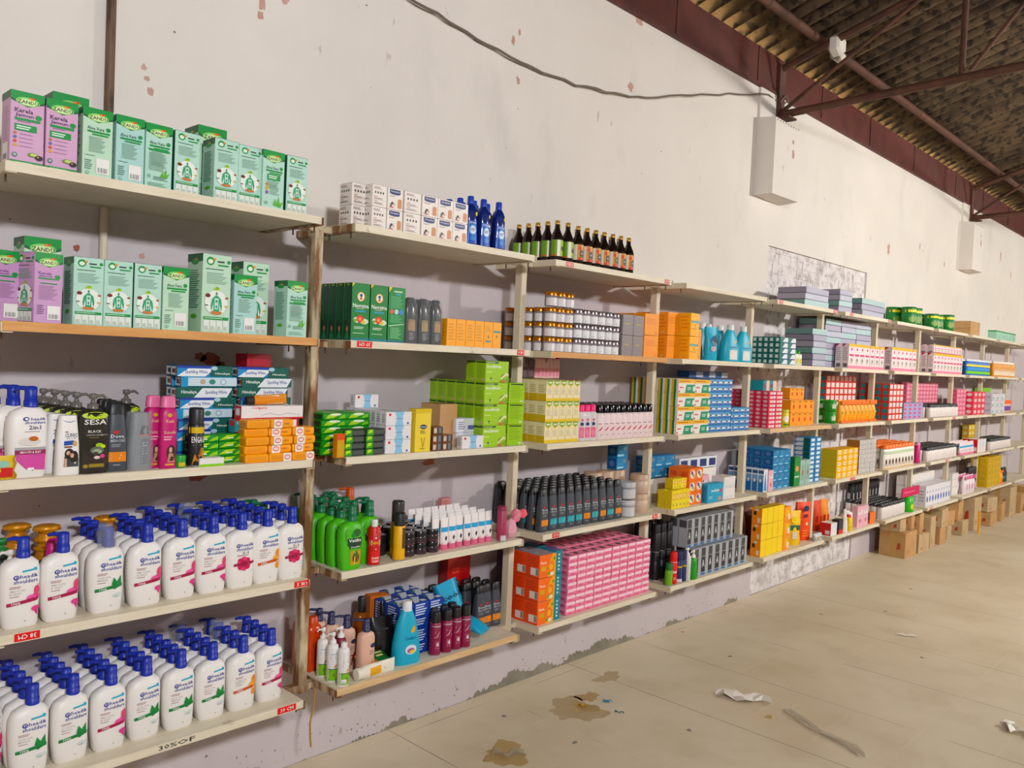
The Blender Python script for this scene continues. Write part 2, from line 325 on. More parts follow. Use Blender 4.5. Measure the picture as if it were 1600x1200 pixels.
# floodlight clamped to the first purlin
WH = mat('#e6e2d8', .4); r = put(('floodlight', [('e', None), ('e', None)]), (5.86, -.44, 4.265), 0, 'small white floodlight clamped to the roof purlin beside the truss', 'light')
for ch in list(r.children): bpy.data.objects.remove(ch)
R = []
for y, s in ((-.02, .07), (.0, .085), (.05, .085), (.075, .05)): R.append([(-.2 + s*math.cos(PI/6+PI/3*j), y - .03, .09 + s*math.sin(PI/6+PI/3*j)) for j in range(6)])
part('lamp_head', M().rings(R, WH), r); b = M().loft([(0, .035, .035), (.012, .03, .03)], WH, 12); part('joint', M().tube([(-.15, -.01, .06), (-.05, .02, .05), (.08, .09, .09)], [.022, .016, .03], WH, 10), r)
part('clamp', M().tube([(.05, .115, .125), (.17, .115, .125)], .042, WH, 12), r, label='white clamp round the purlin')
# wall pipe and cable
b = M().tube([(.502, -.02, 2.36), (.498, -.02, 4.04)], .016, PIPE, 12)
b.box(.48, .525, -.036, 0, 3.9, 3.91, PIPE)
tag(part('conduit_pipe', b), 'rusty brown vertical pipe on the wall above the first bay', 'pipe')
b = M().tube([(.498, -.014, 1.93), (.498, -.014, 2.325)], .014, mat('#cfc5b2', .5), 10); b.box(.47, .526, -.02, 0, 2.1, 2.112, mat('#cfc5b2', .5))
tag(part('conduit_pipe', b), 'cream painted vertical pipe on the wall below the top shelf, first bay', 'pipe')
CB = mat('#6b6156', .6); pts = [(1.3, 3.62), (1.8, 3.523), (2.083, 3.496), (2.352, 3.458), (2.697, 3.441), (3.084, 3.451), (3.453, 3.492), (3.791, 3.559), (4.318, 3.707), (4.832, 3.85), (5.419, 4.0), (5.58, 3.98)]
q = []
for i in range(len(pts)-1):
    for k in range(4): t = k/4; q.append((pts[i][0]*(1-t)+pts[i+1][0]*t, -.02+.006*math.sin(i*3+k), pts[i][1]*(1-t)+pts[i+1][1]*t + .006*math.sin(i*2.3+k*1.7)))
q += [(5.6, -.04, 3.99), (5.64, -.06, 4.04), (5.7, -.05, 4.02), (5.66, -.03, 3.97), (5.6, -.03, 4.0)]
tag(part('electric_cable', M().tube(q, .0065, CB, 6)), 'grey cable sagging across the upper wall to the truss', 'cable')

# ---------------------------------------------------------------- shelves
T_ = .029; NB = 11
for i in range(0, NB+1):                                         # posts with angle-iron arms
    X = i*W; pm = POST1 if i == 1 else POST
    r = put(('shelf_post', [('e', None), ('e', None)]), (X+.015, -.25, .44), 0, 'rust-stained wooden post between first and second bays' if i == 1 else 'leftmost cream post of the shelves, left of the first bay' if i == 0 else 'cream shelf post between the %s and %s bays' % (OR[i-1], OR[i]) if i < NB else 'farthest cream shelf post', 'shelf post', 'shelf posts')
    for ch in list(r.children): bpy.data.objects.remove(ch)
    part('upright', M().cbox(-.019, .019, -.018, .03, 0, 2.33-.44, .003, pm), r)
    for L in 'ABCDE':
        z = LV[L]-T_; b = M()
        for s in (-1, 1):
            xx = -.015 + s*.073
            b.box(xx-.0015, xx+.0015, -.174, .25, z-.002-.44, z+.026-.44, pm); b.box(min(xx, xx+s*.03), max(xx, xx+s*.03), -.174, .25, z-.005-.44, z-.002-.44, pm)
            for y in (-.13, .02): b.tube([(xx+s*.012, y, z-.44), (xx+s*.012, y, z-.44-.028)], .003, STEEL, 5)
        b.box(-.088, .058, -.015, .02, z-.004-.44, z+.02-.44, pm)
        part('bracket_arm', b, r)
RED = mat('#d8281e', .4); RED2 = mat('#cf3f49', .4); WT = mat('#f3efe8', .5)
STK = {(0, 'D', .0): 0}
labels = {(1, 'D'): [(.165, 'MC 83', .07, RED, 1), (1.115, '5 KU', .065, RED, 1)], (1, 'E'): [(1.07, '39 CM', .08, RED, 0)], (2, 'B'): [(1.365, 'MC 73', .075, RED, 1), (2.29, '4 KU', .05, RED, 1)],
          (3, 'A'): [(2.63, 'UK 3', .06, RED2, 0), (3.53, '37 CM', .05, RED2, 0)], (3, 'D'): [(2.62, '37 CM', .055, RED, 0), (3.53, 'UK 3', .055, RED, 0)], (5, 'A'): [(5.02, 'UK', .06, RED2, 0), (5.98, 'UK', .06, RED2, 0)],
          (6, 'A'): [(6.32, 'UK', .06, RED2, 0), (7.2, 'UK', .06, RED2, 0)], (6, 'D'): [(6.55, '37 CM', .1, RED2, 0)], (8, 'C'): [(9.35, 'UK', .09, RED2, 0)], (8, 'E'): [(8.75, '38', .09, RED2, 0)], (8, 'D'): [(9.2, 'UK', .09, RED2, 0)]}
for i in range(1, NB+1):
    for L in 'ABCDE':
        x0, x1 = (i-1)*W+.0765, i*W-.0765; z1 = LV[L]; y0 = -.417 + (.0 if L != 'E' else .0)
        if i == 4 and L == 'E': pass
        edge = ORWOOD if (i, L) in ((1, 'B'), (3, 'B')) else YWOOD if (i, L) in ((2, 'E'), (5, 'C')) else BOARD
        r = put(('shelf_board', [('e', None), ('e', None)]), ((x0+x1)/2, -.2, z1-T_), 0, '%scream shelf board, %s, %s bay' % ('orange-edged ' if edge is ORWOOD else 'pine-edged ' if edge is YWOOD else '', LN[L], OR[i-1]), 'shelf board', 'shelf boards')
        for ch in list(r.children): bpy.data.objects.remove(ch)
        hw = (x1-x0)/2
        b = M().box(-hw, hw, y0+.2+.004, .2, 0, T_, BOARD)
        if (i, L) == (1, 'E'):
            for k, (dx, dz, s) in enumerate([(0, 0, '30%'), (.03, .002, 'OF')]): b.deco([('T', (.47+dx*2), .25, .53+dx*2, .8, s, mat('#2c2a28', .6))], lambda u, v, e: ((u-.5)*2*hw, y0+.2-.001-e, v*T_))
        part('board', b, r); part('front_edge', M().box(-hw, hw, y0+.2, y0+.2+.004, 0, T_, edge), r)
        if (i, L) in ((5, 'A'),): pass
        for (X, s, wd, mc, inv) in labels.get((i, L), []):
            xx = X - (x0+x1)/2; b = M().box(xx-wd/2, xx+wd/2, y0+.2-.0012, y0+.2-.0002, .003, T_-.002, mc)
            if inv: it = ('T', .85, .8, .15, .22, s[::-1], WT)
            else: it = ('T', .15, .22, .85, .8, s, WT)
            if inv: it = ('T', .85, .8, .15, .22, {'MC 83': '38 CM', '5 KU': 'UK 5', 'MC 73': '37 CM', '4 KU': 'UK 4'}[s], WT)
            b.deco([it], lambda u, v, e: (xx+(u-.5)*wd, y0+.2-.0014-e, .003+v*(T_-.005)))
            part('size_sticker', b, r)
# twine hanging from the first post
tag(part('twine', M().tube([(1.3, -.26, .46), (1.295, -.265, .38), (1.28, -.262, .3), (1.283, -.262, .25), (1.29, -.26, .2)], .004, mat('#b08a4c', .8), 6)), 'frayed brown twine hanging below the rust-stained post', 'twine')
# ---------------------------------------------------------------- goods: builders
def carton(name, w, d, h, base, F=(), L=(), T=(), B_=None, ch=.0012, R=()):
    b = M().cbox(-w/2, w/2, -d/2, d/2, 0, h, ch, mm(base))
    for f, it in (('F', F), ('L', L), ('T', T), ('R', R)): b.deco(list(it), face(f, w, d, h))
    return (name, [(name, b.mesh(name))])
def bodysecs(H, a, b, kind='pump'):
    if kind == 'pump': q = [(0, .80, .8, 4, .06), (.04, .88, .93, 4, .05), (.28, .96, 1, 3.6, .02), (.6, 1, 1, 3.4, 0), (.82, .98, .95, 3.4, .02), (.92, .88, .82, 3, .06), (.975, .6, .6, 2.4, .14), (1, .3, .45, 2, .2)]
    elif kind == 'tall': q = [(0, .92, .9, 4), (.03, 1, 1, 4), (.5, 1, 1, 3.4), (.85, 1, .98, 3.2), (.94, .92, .85, 3), (1, .45, .5, 2)]
    elif kind == 'taper': q = [(0, 1, .9, 4), (.03, 1.04, 1, 4), (.5, .98, 1, 3.4), (.8, .84, .9, 3.2), (.9, .8, .8, 3), (1, .74, .7, 3)]
    elif kind == 'round': q = [(0, .9, .9), (.02, 1, 1), (.9, 1, 1), (.96, .9, .9), (1, .6, .6)]
    elif kind == 'syrup': q = [(0, .9, .9), (.02, 1, 1), (.56, 1, 1), (.66, .9, .9), (.8, .55, .55), (.88, .38, .38), (1, .36, .36)]
    elif kind == 'cone': q = [(0, .95, .95, 3), (.03, 1, 1, 3), (.4, .95, .95, 2.6), (.75, .72, .75, 2.3), (.95, .45, .5, 2), (1, .35, .4, 2)]
    elif kind == 'squirt': q = [(0, .85, .9, 3), (.04, 1, 1, 3), (.35, .95, .95, 3), (.6, .82, .9, 3), (.8, .9, .9, 3), (.92, .7, .7, 2.5), (1, .4, .5, 2)]
    return [(z*H, x*a, y*b) + ((e[0],) if e else ()) + ((e[1]*a,) if len(e) > 1 else ()) for z, x, y, *e in q]
def clearcap(b, cx, z, r, h):
    b.loft([(z, r, r*.9, 2, cx), (z+h*.6, r*1.1, r, 2, cx-.004), (z+h, r*.7, r*.6, 2, cx-.008)], mat('#e8eef2', .08, 0, .28, 'clear'), 10)
def pumphead(b, c, cx, z, r, L, dirx=-.8, diry=.6):
    c = mm(c)
    b.loft([(z-.002, r*1.08, r*1.08, 2, cx), (z+r*1.0, r*1.05, r*1.05, 2, cx), (z+r*1.05, r*.96, r*.96, 2, cx), (z+r*2.3, r*.92, r*.92, 2, cx), (z+r*2.55, r*.95, r*.8, 2.2, cx), (z+r*3.2, r*.8, r*.7, 2.2, cx+.002), (z+r*3.35, r*.5, r*.4, 2, cx)], c, 14)
    b.tube([(cx, 0, z+r*2.85), (cx+dirx*L*.6, diry*abs(L)*.6, z+r*3.0), (cx+dirx*L, diry*abs(L), z+r*2.75)], [r*.42, r*.36, r*.25], c, 8)
def slimpump(b, c, z, r, L, dirx=-1, h=.045):
    c = mm(c)
    b.loft([(z-.002, r, r), (z+.014, r, r), (z+.016, r*.55, r*.55), (z+h*.65, r*.3, r*.3), (z+h*.7, r*.7, r*.6), (z+h, r*.75, r*.6), (z+h+.003, r*.4, r*.3)], c, 12)
    b.tube([(0, 0, z+h*.85), (dirx*L*.7, 0, z+h*.92), (dirx*L, 0, z+h*.7)], [r*.35, r*.3, r*.2], c, 6)
def bottle(name, kind, H, a, b_, col, items=(), cap=None, capc='#222', back=None):
    s = bodysecs(H, a, b_, kind); n = 18
    bd = M().loft(s, mm(col), n); bd.deco(list(items), body(s, H), False)
    out = [('body', bd.mesh('body'))]; cx = .2*a if kind == 'pump' else 0
    if cap:
        c = M()
        if cap[0] == 'pump': pumphead(c, capc, cx, H, cap[1], cap[2]); nm = 'pump'
        elif cap[0] == 'slim': slimpump(c, capc, H, cap[1], cap[2], cap[3] if len(cap) > 3 else -1); nm = 'pump'
        elif cap[0] == 'cyl': r, h = cap[1:3]; c.loft([(H-.004, r, r), (H+h*.9, r*.96, r*.96), (H+h, r*.8, r*.8)], mm(capc), 14); nm = 'cap'
        elif cap[0] == 'oval': r, h = cap[1:3]; c.loft([(H-.004, r, b_*.72, 3), (H+h*.85, r*.9, b_*.6, 3), (H+h, r*.7, b_*.45, 3)], mm(capc), 16); nm = 'cap'
        out.append((nm, c.mesh(nm)))
        if 'wrap' in cap: q = M(); clearcap(q, cx-.004, H-.004, cap[1]*1.5, cap[1]*4.2); out.append(('plastic_wrap', q.mesh('plastic_wrap')))
    return (name, out)
def jar(name, r, h, bc, lc, items=(), lf=.28, litems=()):
    bd = M().loft([(0, r*.92, r*.92), (.004, r, r), (h*(1-lf)-.004, r, r), (h*(1-lf), r*.9, r*.9)], mm(bc), 16); s = [(0, r, r), (h*(1-lf), r, r)]
    bd.deco(list(items), body(s, h*(1-lf)), False)
    l = M().loft([(h*(1-lf)-.001, r*1.0, r*1.0), (h-.003, r*1.0, r*1.0), (h, r*.93, r*.93)], mm(lc), 16)
    return (name, [('body', bd.mesh('body')), ('lid', l.mesh('lid'))])
def aerosol(name, r, H, col, capc, items=(), ch=.055, capr=.92):
    s = [(0, r*.95, r*.95), (.004, r, r), (H-ch-.006, r, r), (H-ch, r*.86, r*.86)]
    b = M().loft(s, mm(col), 16); b.deco(list(items), body([(0, r, r), (H-ch, r, r)], H-ch), False)
    b.loft([(-.0, r*1.02, r*1.02), (.005, r*1.02, r*1.02)], mat('#b9b9bd', .3, .9), 16)
    c = M().loft([(H-ch-.001, r*capr, r*capr), (H-.008, r*capr, r*capr), (H-.001, r*capr*.88, r*capr*.88), (H, r*capr*.7, r*capr*.7)], mm(capc), 16)
    return (name, [('can', b.mesh('can')), ('cap', c.mesh('cap'))])
def tube_(name, w, H, col, capc, items=(), ch=.028):
    s = [(ch, w*.40, w*.34), (ch+.01, w*.48, w*.36), (H*.6, w*.49, w*.22), (H*.93, w*.5, w*.06, 2), (H, w*.5, w*.03, 2)]
    b = M().loft(s, mm(col), 14); b.deco(list(items), body(s, H), False)
    c = M().loft([(0, w*.42, w*.36), (ch, w*.42, w*.36)], mm(capc), 14)
    return (name, [('tube', b.mesh('tube')), ('cap', c.mesh('cap'))])
def pouch(name, w, h, d, col, items=()):
    R = []
    for i in range(7):
        t = i/6; dd = d*math.sin(PI*min(1, .12+t*.95))**.7 if t < 1 else .002; ww = w*(.5 - .03*math.sin(PI*t)); e = .004*math.sin(i*2.1)
        R.append([(-ww+e, 0, t*h), (-ww*.6, -dd/2, t*h), (0, -dd*.62, t*h), (ww*.6, -dd/2, t*h), (ww+e, 0, t*h), (ww*.6, dd/2, t*h), (0, dd*.6, t*h), (-ww*.6, dd/2, t*h)])
    b = M().rings(R, mm(col), True); b.deco(list(items), lambda u, v, e: ((u-.5)*w*.95, -d*.62-e-.001 + abs(u-.5)*d*.25, v*h), True)
    return (name, [(name, b.mesh(name))])
def grid(proto, x0, x1, yf, z, nx, ny, nz, py, pz, desc, cat, group, L, rz=0, jit=.0, leftvis=True, label=None, pick=None, skip=None, where=None, full=False):
    cw = (x1-x0)/nx; q = random.Random(int(x0*1000)+nz)
    for k in range(nz):
        for j in range(ny):
            for i in range(nx):
                if not (j == 0 or k == nz-1 or (i == 0 and leftvis) or full): continue
                if skip and skip(i, j, k): continue
                p = pick(i, j, k) if pick else proto; ds = desc(i, j, k) if callable(desc) else desc
                t = [ds]
                if ny > 1: t.append(RN[j])
                if nx > 1: t.append(OR[i] + ' from left')
                if nz > 1: t.append(OR[k] + ' layer')
                t.append(where or (LN[L] + ', ' + bay((x0+x1)/2)))
                lb = ', '.join(t)
                if len(lb.split()) > 16: lb = lb.replace(' from left', ' column').replace(' shelf', ' shelf')
                a = rz + q.uniform(-jit, jit)
                put(p, (x0+cw*(i+.5)+q.uniform(-1, 1)*jit*.02, -yf+py*(j+.5)+q.uniform(-1, 1)*jit*.03, z+k*pz), a, lb, cat, group)
R = lambda *a: ('R',)+a
El = lambda *a: ('E',)+a
T = lambda *a: ('T',)+a
N = lambda *a: ('N',)+a
P = lambda *a: ('P',)+a
def barcode(u0, v0, u1, v1):
    o = [R(u0, v0, u1, v1, '#eceae6')]; n = 9
    for i in range(n): a = u0+(u1-u0)*(.12+.76*i/n); o.append(R(a, v0+(v1-v0)*.08, a+(u1-u0)*(.03 if i % 3 else .05), v0+(v1-v0)*.4, '#5a5754'))
    return o

# ---------------------------------------------------------------- first bay: juice cartons
GR, DG = '#0c8f45', '#0a5b38'
def z_head(o=.0):
    return [P([(0, 1), (1, 1), (1, .865), (.8, .84), (.5, .795), (.2, .84), (0, .865)][::-1], GR), P([(0, .90), (0, .865), (.2, .84), (.5, .795), (.8, .84), (1, .865), (1, .90), (.8, .862), (.5, .825), (.2, .862)], DG),
            El(.5, .87, .36, .06, '#8fcf74'), El(.5, .865, .28, .042, '#dcefb4'), El(.6, .918, .07, .016, '#e2872c'), El(.68, .925, .05, .013, '#d0521f'), T(.2, .84, .82, .888, 'ZANDU', '#0c2a20')]
def z_front(txt='#1f4d3c'):
    return z_head() + [T(.14, .685, .7, .735, 'Aloe Vera', txt), El(.84, .72, .08, .03, GR), R(.14, .645, .9, .672, GR), R(.3, .61, .85, .632, GR), N(.2, .36, .8, .59, 11, '#86a797')]
ZF = z_front() + [N(.08, .1, .36, .25, 5, '#6c8b7e'), N(.1, .3, .5, .32, 1, '#6c8b7e')] + barcode(.46, .06, .9, .28) + [El(.17, .055, .06, .025, '#6f9a86'), El(.17, .055, .035, .015, '#b9d6ca')]
ZG = z_front() + [R(.1, .585, .9, .615, GR), N(.12, .28, .86, .56, 13, '#86a797'), P([(.55, .2), (.66, .3), (.68, .22), (.78, .34), (.8, .24), (.93, .28), (.8, .18)], '#5fae3a'), El(.14, .19, .07, .03, '#7fae98'), N(.3, .14, .9, .2, 3, '#6c8b7e'), N(.1, .03, .9, .1, 4, '#8fb5a5')]
ZH = z_front() + [R(.2, .5, .8, .6, GR), N(.26, .52, .78, .585, 2, '#e8f3ea'), El(.2, .42, .07, .03, '#b78b4b'), El(.2, .35, .07, .03, '#d9a04a'), El(.2, .28, .07, .03, '#7a5aa0'), N(.32, .25, .8, .44, 6, '#86a797'), P([(.5, .08), (.6, .2), (.64, .1), (.76, .24), (.8, .12), (.97, .16), (.85, .05)], '#5fae3a'), El(.18, .1, .07, .03, '#7fae98')]
def z_fig(bg):
    return [El(.26, .91, .14, .055, GR), El(.26, .905, .09, .03, '#dfeedd'), El(.4, .935, .05, .016, '#e2872c'), N(.5, .89, .82, .93, 1, '#1f3d33'), El(.9, .915, .06, .024, GR), R(.52, .855, .9, .875, GR),
            N(.1, .8, .9, .82, 1, '#3c5a4c'), N(.14, .62, .9, .77, 7, '#86a797'), El(.5, .385, .42, .165, '#9fc2ae'), El(.5, .385, .405, .16, '#e9efe6'),
            El(.5, .56, .1, .022, '#a9c63c'), El(.52, .572, .06, .014, '#7ca92c'), El(.2, .47, .09, .026, '#6d2a26'), El(.86, .45, .06, .015, '#a55a3a'), El(.85, .34, .07, .016, '#cbb27a'), N(.1, .33, .24, .36, 1, '#44544c'),
            El(.5, .255, .2, .026, '#bf7a45'), El(.5, .5, .035, .022, '#3f9c72'), P([(.46, .475), (.54, .475), (.66, .43), (.7, .34), (.67, .27), (.63, .34), (.6, .385), (.6, .27), (.4, .27), (.4, .385), (.37, .34), (.33, .27), (.3, .34), (.34, .43)], '#3f9c72'),
            P([(.43, .44), (.57, .44), (.56, .3), (.44, .3)], '#c6e2cf'), El(.5, .4, .04, .02, '#3f9c72'), El(.5, .33, .03, .02, '#2f7f9c'),
            R(.06, .165, .94, .2, GR), N(.1, .175, .9, .19, 1, '#cfe6d5'), R(.06, .02, .27, .155, '#dfe6dc'), R(.29, .02, .5, .155, '#dfe6dc'), R(.52, .02, .73, .155, '#dfe6dc'), R(.75, .02, .94, .155, '#dfe6dc'),
            N(.08, .03, .26, .08, 3, '#9aa79e'), N(.31, .03, .48, .08, 3, '#9aa79e'), N(.54, .03, .7, .08, 3, '#9aa79e'), N(.77, .03, .92, .08, 3, '#9aa79e')]
ZL = [R(0, .9, 1, 1, DG), El(.5, .9, .25, .04, GR), El(.55, .93, .07, .015, '#e2872c'), N(.15, .3, .85, .8, 18, '#5e8a76'), El(.5, .2, .2, .03, '#5fae3a')]
ZLD = [R(0, 0, 1, 1, '#1f5c44'), R(0, .9, 1, 1, DG), N(.15, .1, .85, .85, 20, '#3e7d63')]
KP = '#cfa6c4'
ZK = z_head() + [T(.12, .71, .66, .77, 'Karela', '#3c1f4a'), T(.14, .64, .68, .7, 'Jamun', '#3c1f4a'), El(.83, .675, .1, .035, GR), R(.12, .6, .88, .635, GR), N(.2, .58, .7, .592, 1, '#6d4a70'), R(.12, .46, .78, .55, GR), N(.18, .475, .72, .535, 2, '#e8f3ea')] + \
     [El(.14, .42-.055*i, .06, .02, c) for i, c in enumerate(('#b9794b', '#5f6ea8', '#cf5b3c', '#e0a245'))] + [N(.26, .41-.055*i, .78, .42-.055*i, 1, '#9a7a98') for i in range(4)] + \
     [El(.14, .12, .08, .032, '#3f6b62'), El(.14, .12, .05, .02, '#9fb8ae'), El(.68, .15, .16, .03, '#6f8f3a'), El(.7, .152, .11, .02, '#c4d27c'), El(.86, .12, .12, .035, '#2c2238'), El(.83, .13, .03, .012, '#d08a3a'), R(0, 0, 1, .045, GR), N(.15, .012, .8, .03, 1, '#bfe0c6')]
ZKB = z_head() + [T(.12, .69, .6, .73, 'Karela', '#7a3f8c'), T(.14, .65, .62, .685, 'Jamun', '#7a3f8c'), El(.8, .67, .1, .03, GR), R(.12, .625, .86, .645, GR), R(.2, .56, .8, .575, GR), N(.15, .33, .85, .54, 10, '#a882a6'), N(.1, .12, .38, .26, 5, '#7d5c86')] + barcode(.46, .05, .92, .25)
def zbox(n, base, F, L, big=0):
    w, h = (.107, .272) if big else (.0895, .212)
    return carton('juice_carton', w, w, h, base, F, L, [R(0, 0, 1, 1, DG), P([(.5, 0), (1, 1), (.92, 1), (.46, 0)], '#2c7a55')])
AG, AG2 = '#b7dacb', '#bfdcc4'
za = zbox('a', AG2, ZF, ZL); zb = zbox('b', '#aed4cd', ZF, ZL); zc = zbox('c', AG, ZG, ZL); zh = zbox('h', AG, ZH, ZL); zf = zbox('f', AG, z_fig(0), ZLD); zf2 = zbox('f2', AG, z_fig(0), ZL)
zB = zbox('B', AG2, z_fig(0), ZL, 1); zBz = zbox('Bz', AG2, ZF, ZL, 1); zk = zbox('k', KP, ZK, [N(.2, .3, .8, .8, 14, '#b48fae'), R(0, .9, 1, 1, DG)] + barcode(.2, .05, .8, .3)); zkb = zbox('kb', '#c69bc4', ZKB, z_fig(0)); zkd = zbox('kd', '#c69bc4', ZKB, [R(0, 0, 1, .85, '#6d4578'), R(0, .85, 1, 1, DG), N(.2, .1, .8, .8, 18, '#8d6598')])
G1, G2 = 'juice cartons on the top shelf', 'juice cartons on the second shelf'
zA, zBs = LV['A'], LV['B']
for p, x, y, rz, lb in [
    (zk, .137, -.345, -.02, 'lilac bitter-gourd juice carton, leftmost in front on the top shelf'), (zk, .231, -.345, 0, 'lilac bitter-gourd juice carton, second from the left on the top shelf'),
    (zBz, .30, -.20, .0, 'tall green juice carton behind the second lilac one, top shelf'), (za, .333, -.347, .02, 'pale green juice carton with a shiny glare spot, right of the lilac ones'),
    (zb, .434, -.345, 0, 'bluish green juice carton with white barcode sticker, top shelf'), (zf2, .478, -.24, 0, 'green carton half hidden behind the bluish one, top shelf'), (zc, .532, -.33, .03, 'green juice carton with aloe leaf and small print, top shelf'),
    (zf, .632, -.32, .05, 'green carton with seated figure and dark side, sixth in front, top shelf'), (zBz, .765, -.225, 0, 'tallest green carton standing behind, middle of the top shelf'),
    (zf2, .764, -.345, 0, 'green carton with seated figure before the tallest one, top shelf'), (zf2, .862, -.33, 0, 'green carton with seated figure, third from the right, top shelf'),
    (zh, .95, -.34, .03, 'green juice carton with coloured dots, second from right, top shelf'), (zf, 1.05, -.34, 0, 'green carton with seated figure, rightmost on the top shelf')]: put(p, (x, y, zA), rz, lb, 'carton', G1)
for p, x, y, rz, lb in [
    (zkd, .098, -.28, .2, 'lilac juice carton cut off by the left edge, second shelf'), (zkb, .197, -.335, .28, 'lilac juice carton turned to show two faces, second shelf'), (zBz, .235, -.18, 0, 'tall green-topped carton behind the lilac one, second shelf'),
    (zf2, .322, -.34, .0, 'green carton with seated figure, right of the lilac one, second shelf'), (zf2, .413, -.34, 0, 'green carton with seated figure, second of three alike, second shelf'), (zf, .507, -.34, 0, 'green carton with seated figure, third of three alike, second shelf'),
    (za, .601, -.342, 0, 'pale green barcode carton left of the tall front one, second shelf'), (zc, .63, -.2, 0, 'dark green-topped carton behind, left of the tall front one'), (zc, .70, -.17, 0, 'dark green-topped carton farthest back beside the tall front one'),
    (zB, .742, -.335, .03, 'tall green figure carton at the very front of the second shelf'), (zb, .853, -.347, 0, 'bluish barcode carton in front of the right tall carton'), (zB, .95, -.235, 0, 'tall green figure carton behind the bluish one, second shelf'), (zB, .86, -.11, 0, 'green carton tucked behind, by the wall, second shelf right'),
    (zc, 1.075, -.33, .04, 'green carton with aloe leaf, rightmost on the second shelf')]: put(p, (x, y, zBs), rz, lb, 'carton', G2)

# ---------------------------------------------------------------- first bay: pump shampoo bottles
NV = '#26328c'
def hs_items(k):
    it = [El(.36, .735, .075, .034, NV), El(.365, .737, .045, .018, '#e9e8ee'), El(.37, .735, .025, .013, NV), T(.45, .715, .90, .768, 'head&', NV), T(.3, .645, .90, .702, 'shoulders', NV)]
    if k != 'two': it += [('S', .5, .80, .825, .82, .815, .84, '#1fa6c4'), El(.84, .833, .05, .026, '#1fa6c4')]
    c = dict(pink='#a01d4a', green='#0b7a3c', orange='#c05a28', two='#8e1d3d', almond='#8e1d4a')[k]
    if k in ('pink', 'green', 'orange'):
        it += [N(.2, .575, .56, .615, 2, '#a0787c'), T(.2, .53, .58, .56, {'pink': 'SMOOTH', 'green': 'COOL', 'orange': 'LEMON'}[k], '#b0aaa8'), T(.2, .49, .5, .52, {'pink': '& SILKY', 'green': 'MENTHOL', 'orange': 'FRESH'}[k], '#b0aaa8'), N(.2, .455, .5, .475, 1, '#a0787c')]
        if k == 'pink': it += [El(.84, .43, .13, .05, '#d8488a'), El(.74, .42, .13, .045, '#e0609c'), El(.88, .52, .08, .07, '#d94a72'), P([(.8, .5), (.93, .62), (.95, .4)], '#e0609c'), El(.86, .26, .12, .04, '#d8488a'), P([(.75, .28), (.94, .3), (.93, .15), (.86, .2)], '#c93a7c')]
        if k == 'green': it += [P([(.6, .42), (.66, .53), (.76, .46), (.88, .55), (.9, .42), (.8, .36)], '#12853f'), P([(.55, .38), (.68, .44), (.93, .4), (.7, .34)], '#0e6f34'), El(.78, .25, .16, .035, '#d3dcd8'), El(.74, .23, .08, .015, '#b4c2c0')]
        if k == 'orange': it += [El(.88, .5, .1, .09, '#e8912c'), El(.8, .42, .12, .06, '#f0a63c'), P([(.72, .4), (.86, .58), (.95, .36)], '#dd7a1c'), El(.88, .3, .1, .06, '#e8912c')]
        it += [('S', .12, .33, .38, .92, .375, .425, c), T(.24, .348, .46, .385, '100%', '#f4eef0')]
    elif k == 'two':
        it += [T(.5, .59, .72, .63, '2-1', '#4a2430'), N(.32, .55, .85, .58, 2, '#8a6a70')] + [El(.56+.17*math.cos(t*PI/4), .42+.08*math.sin(t*PI/4), .1, .045, '#c7285c' if t % 2 else '#d64a74') for t in range(8)] + [El(.56, .42, .14, .06, '#b51f4c'), ('S', .2, .385, .43, .93, .41, .455, c), N(.3, .41, .85, .43, 1, '#d9a0b0'), El(.85, .29, .06, .03, '#dfe0ea')]
    else:
        it = [El(.4, .83, .08, .03, NV), El(.41, .83, .045, .016, '#eee'), T(.52, .81, .9, .85, 'head&', NV), T(.38, .76, .9, .8, 'shoulders', NV), T(.48, .68, .78, .74, '2in1', '#3b3f63'), N(.38, .64, .86, .66, 1, '#9a9aa8'), El(.5, .51, .28, .06, '#dcd6d2'), El(.6, .55, .12, .035, '#b8642c'),
              R(.14, .38, .93, .43, '#a9a4aa'), R(.14, .33, .93, .39, '#8e2050'), T(.26, .343, .8, .378, 'SMOOTH & SILKY', '#f2e6ec'), ('S', .16, .25, .33, .4, .12, .33, '#c9549c'), ('S', .4, .12, .33, .93, .1, .33, '#c9549c'), R(.45, .1, .62, .14, '#f0eef0')]
    return it + [El(.58, .1, .02, .01, '#8a8a90')]
HSW = '#efebe6'; HB = '#1a2f9e'
def hs(k, wrap=False): return bottle('shampoo_bottle', 'pump', .213, .0565, .032, HSW, hs_items(k), ('pump', .0185, .046) + (('wrap',) if wrap else ()), HB)
HS = {k: hs(k) for k in ('pink', 'green', 'orange', 'two', 'almond')}; HSWR = hs('green', True); HSWP = hs('pink', True)
DS = dict(pink='white pump shampoo, pink flower', green='white pump shampoo, green mint', orange='white pump shampoo, orange flower', two='white pump shampoo, crimson rose', almond='white pump shampoo, almond')
seq = ['pink', 'pink', 'green', 'pink', 'pink', 'pink', 'two', 'orange', 'two']; xs_ = [.158, .272, .41, .535, .66, .775, .885, .99, 1.094]
q = random.Random(5)
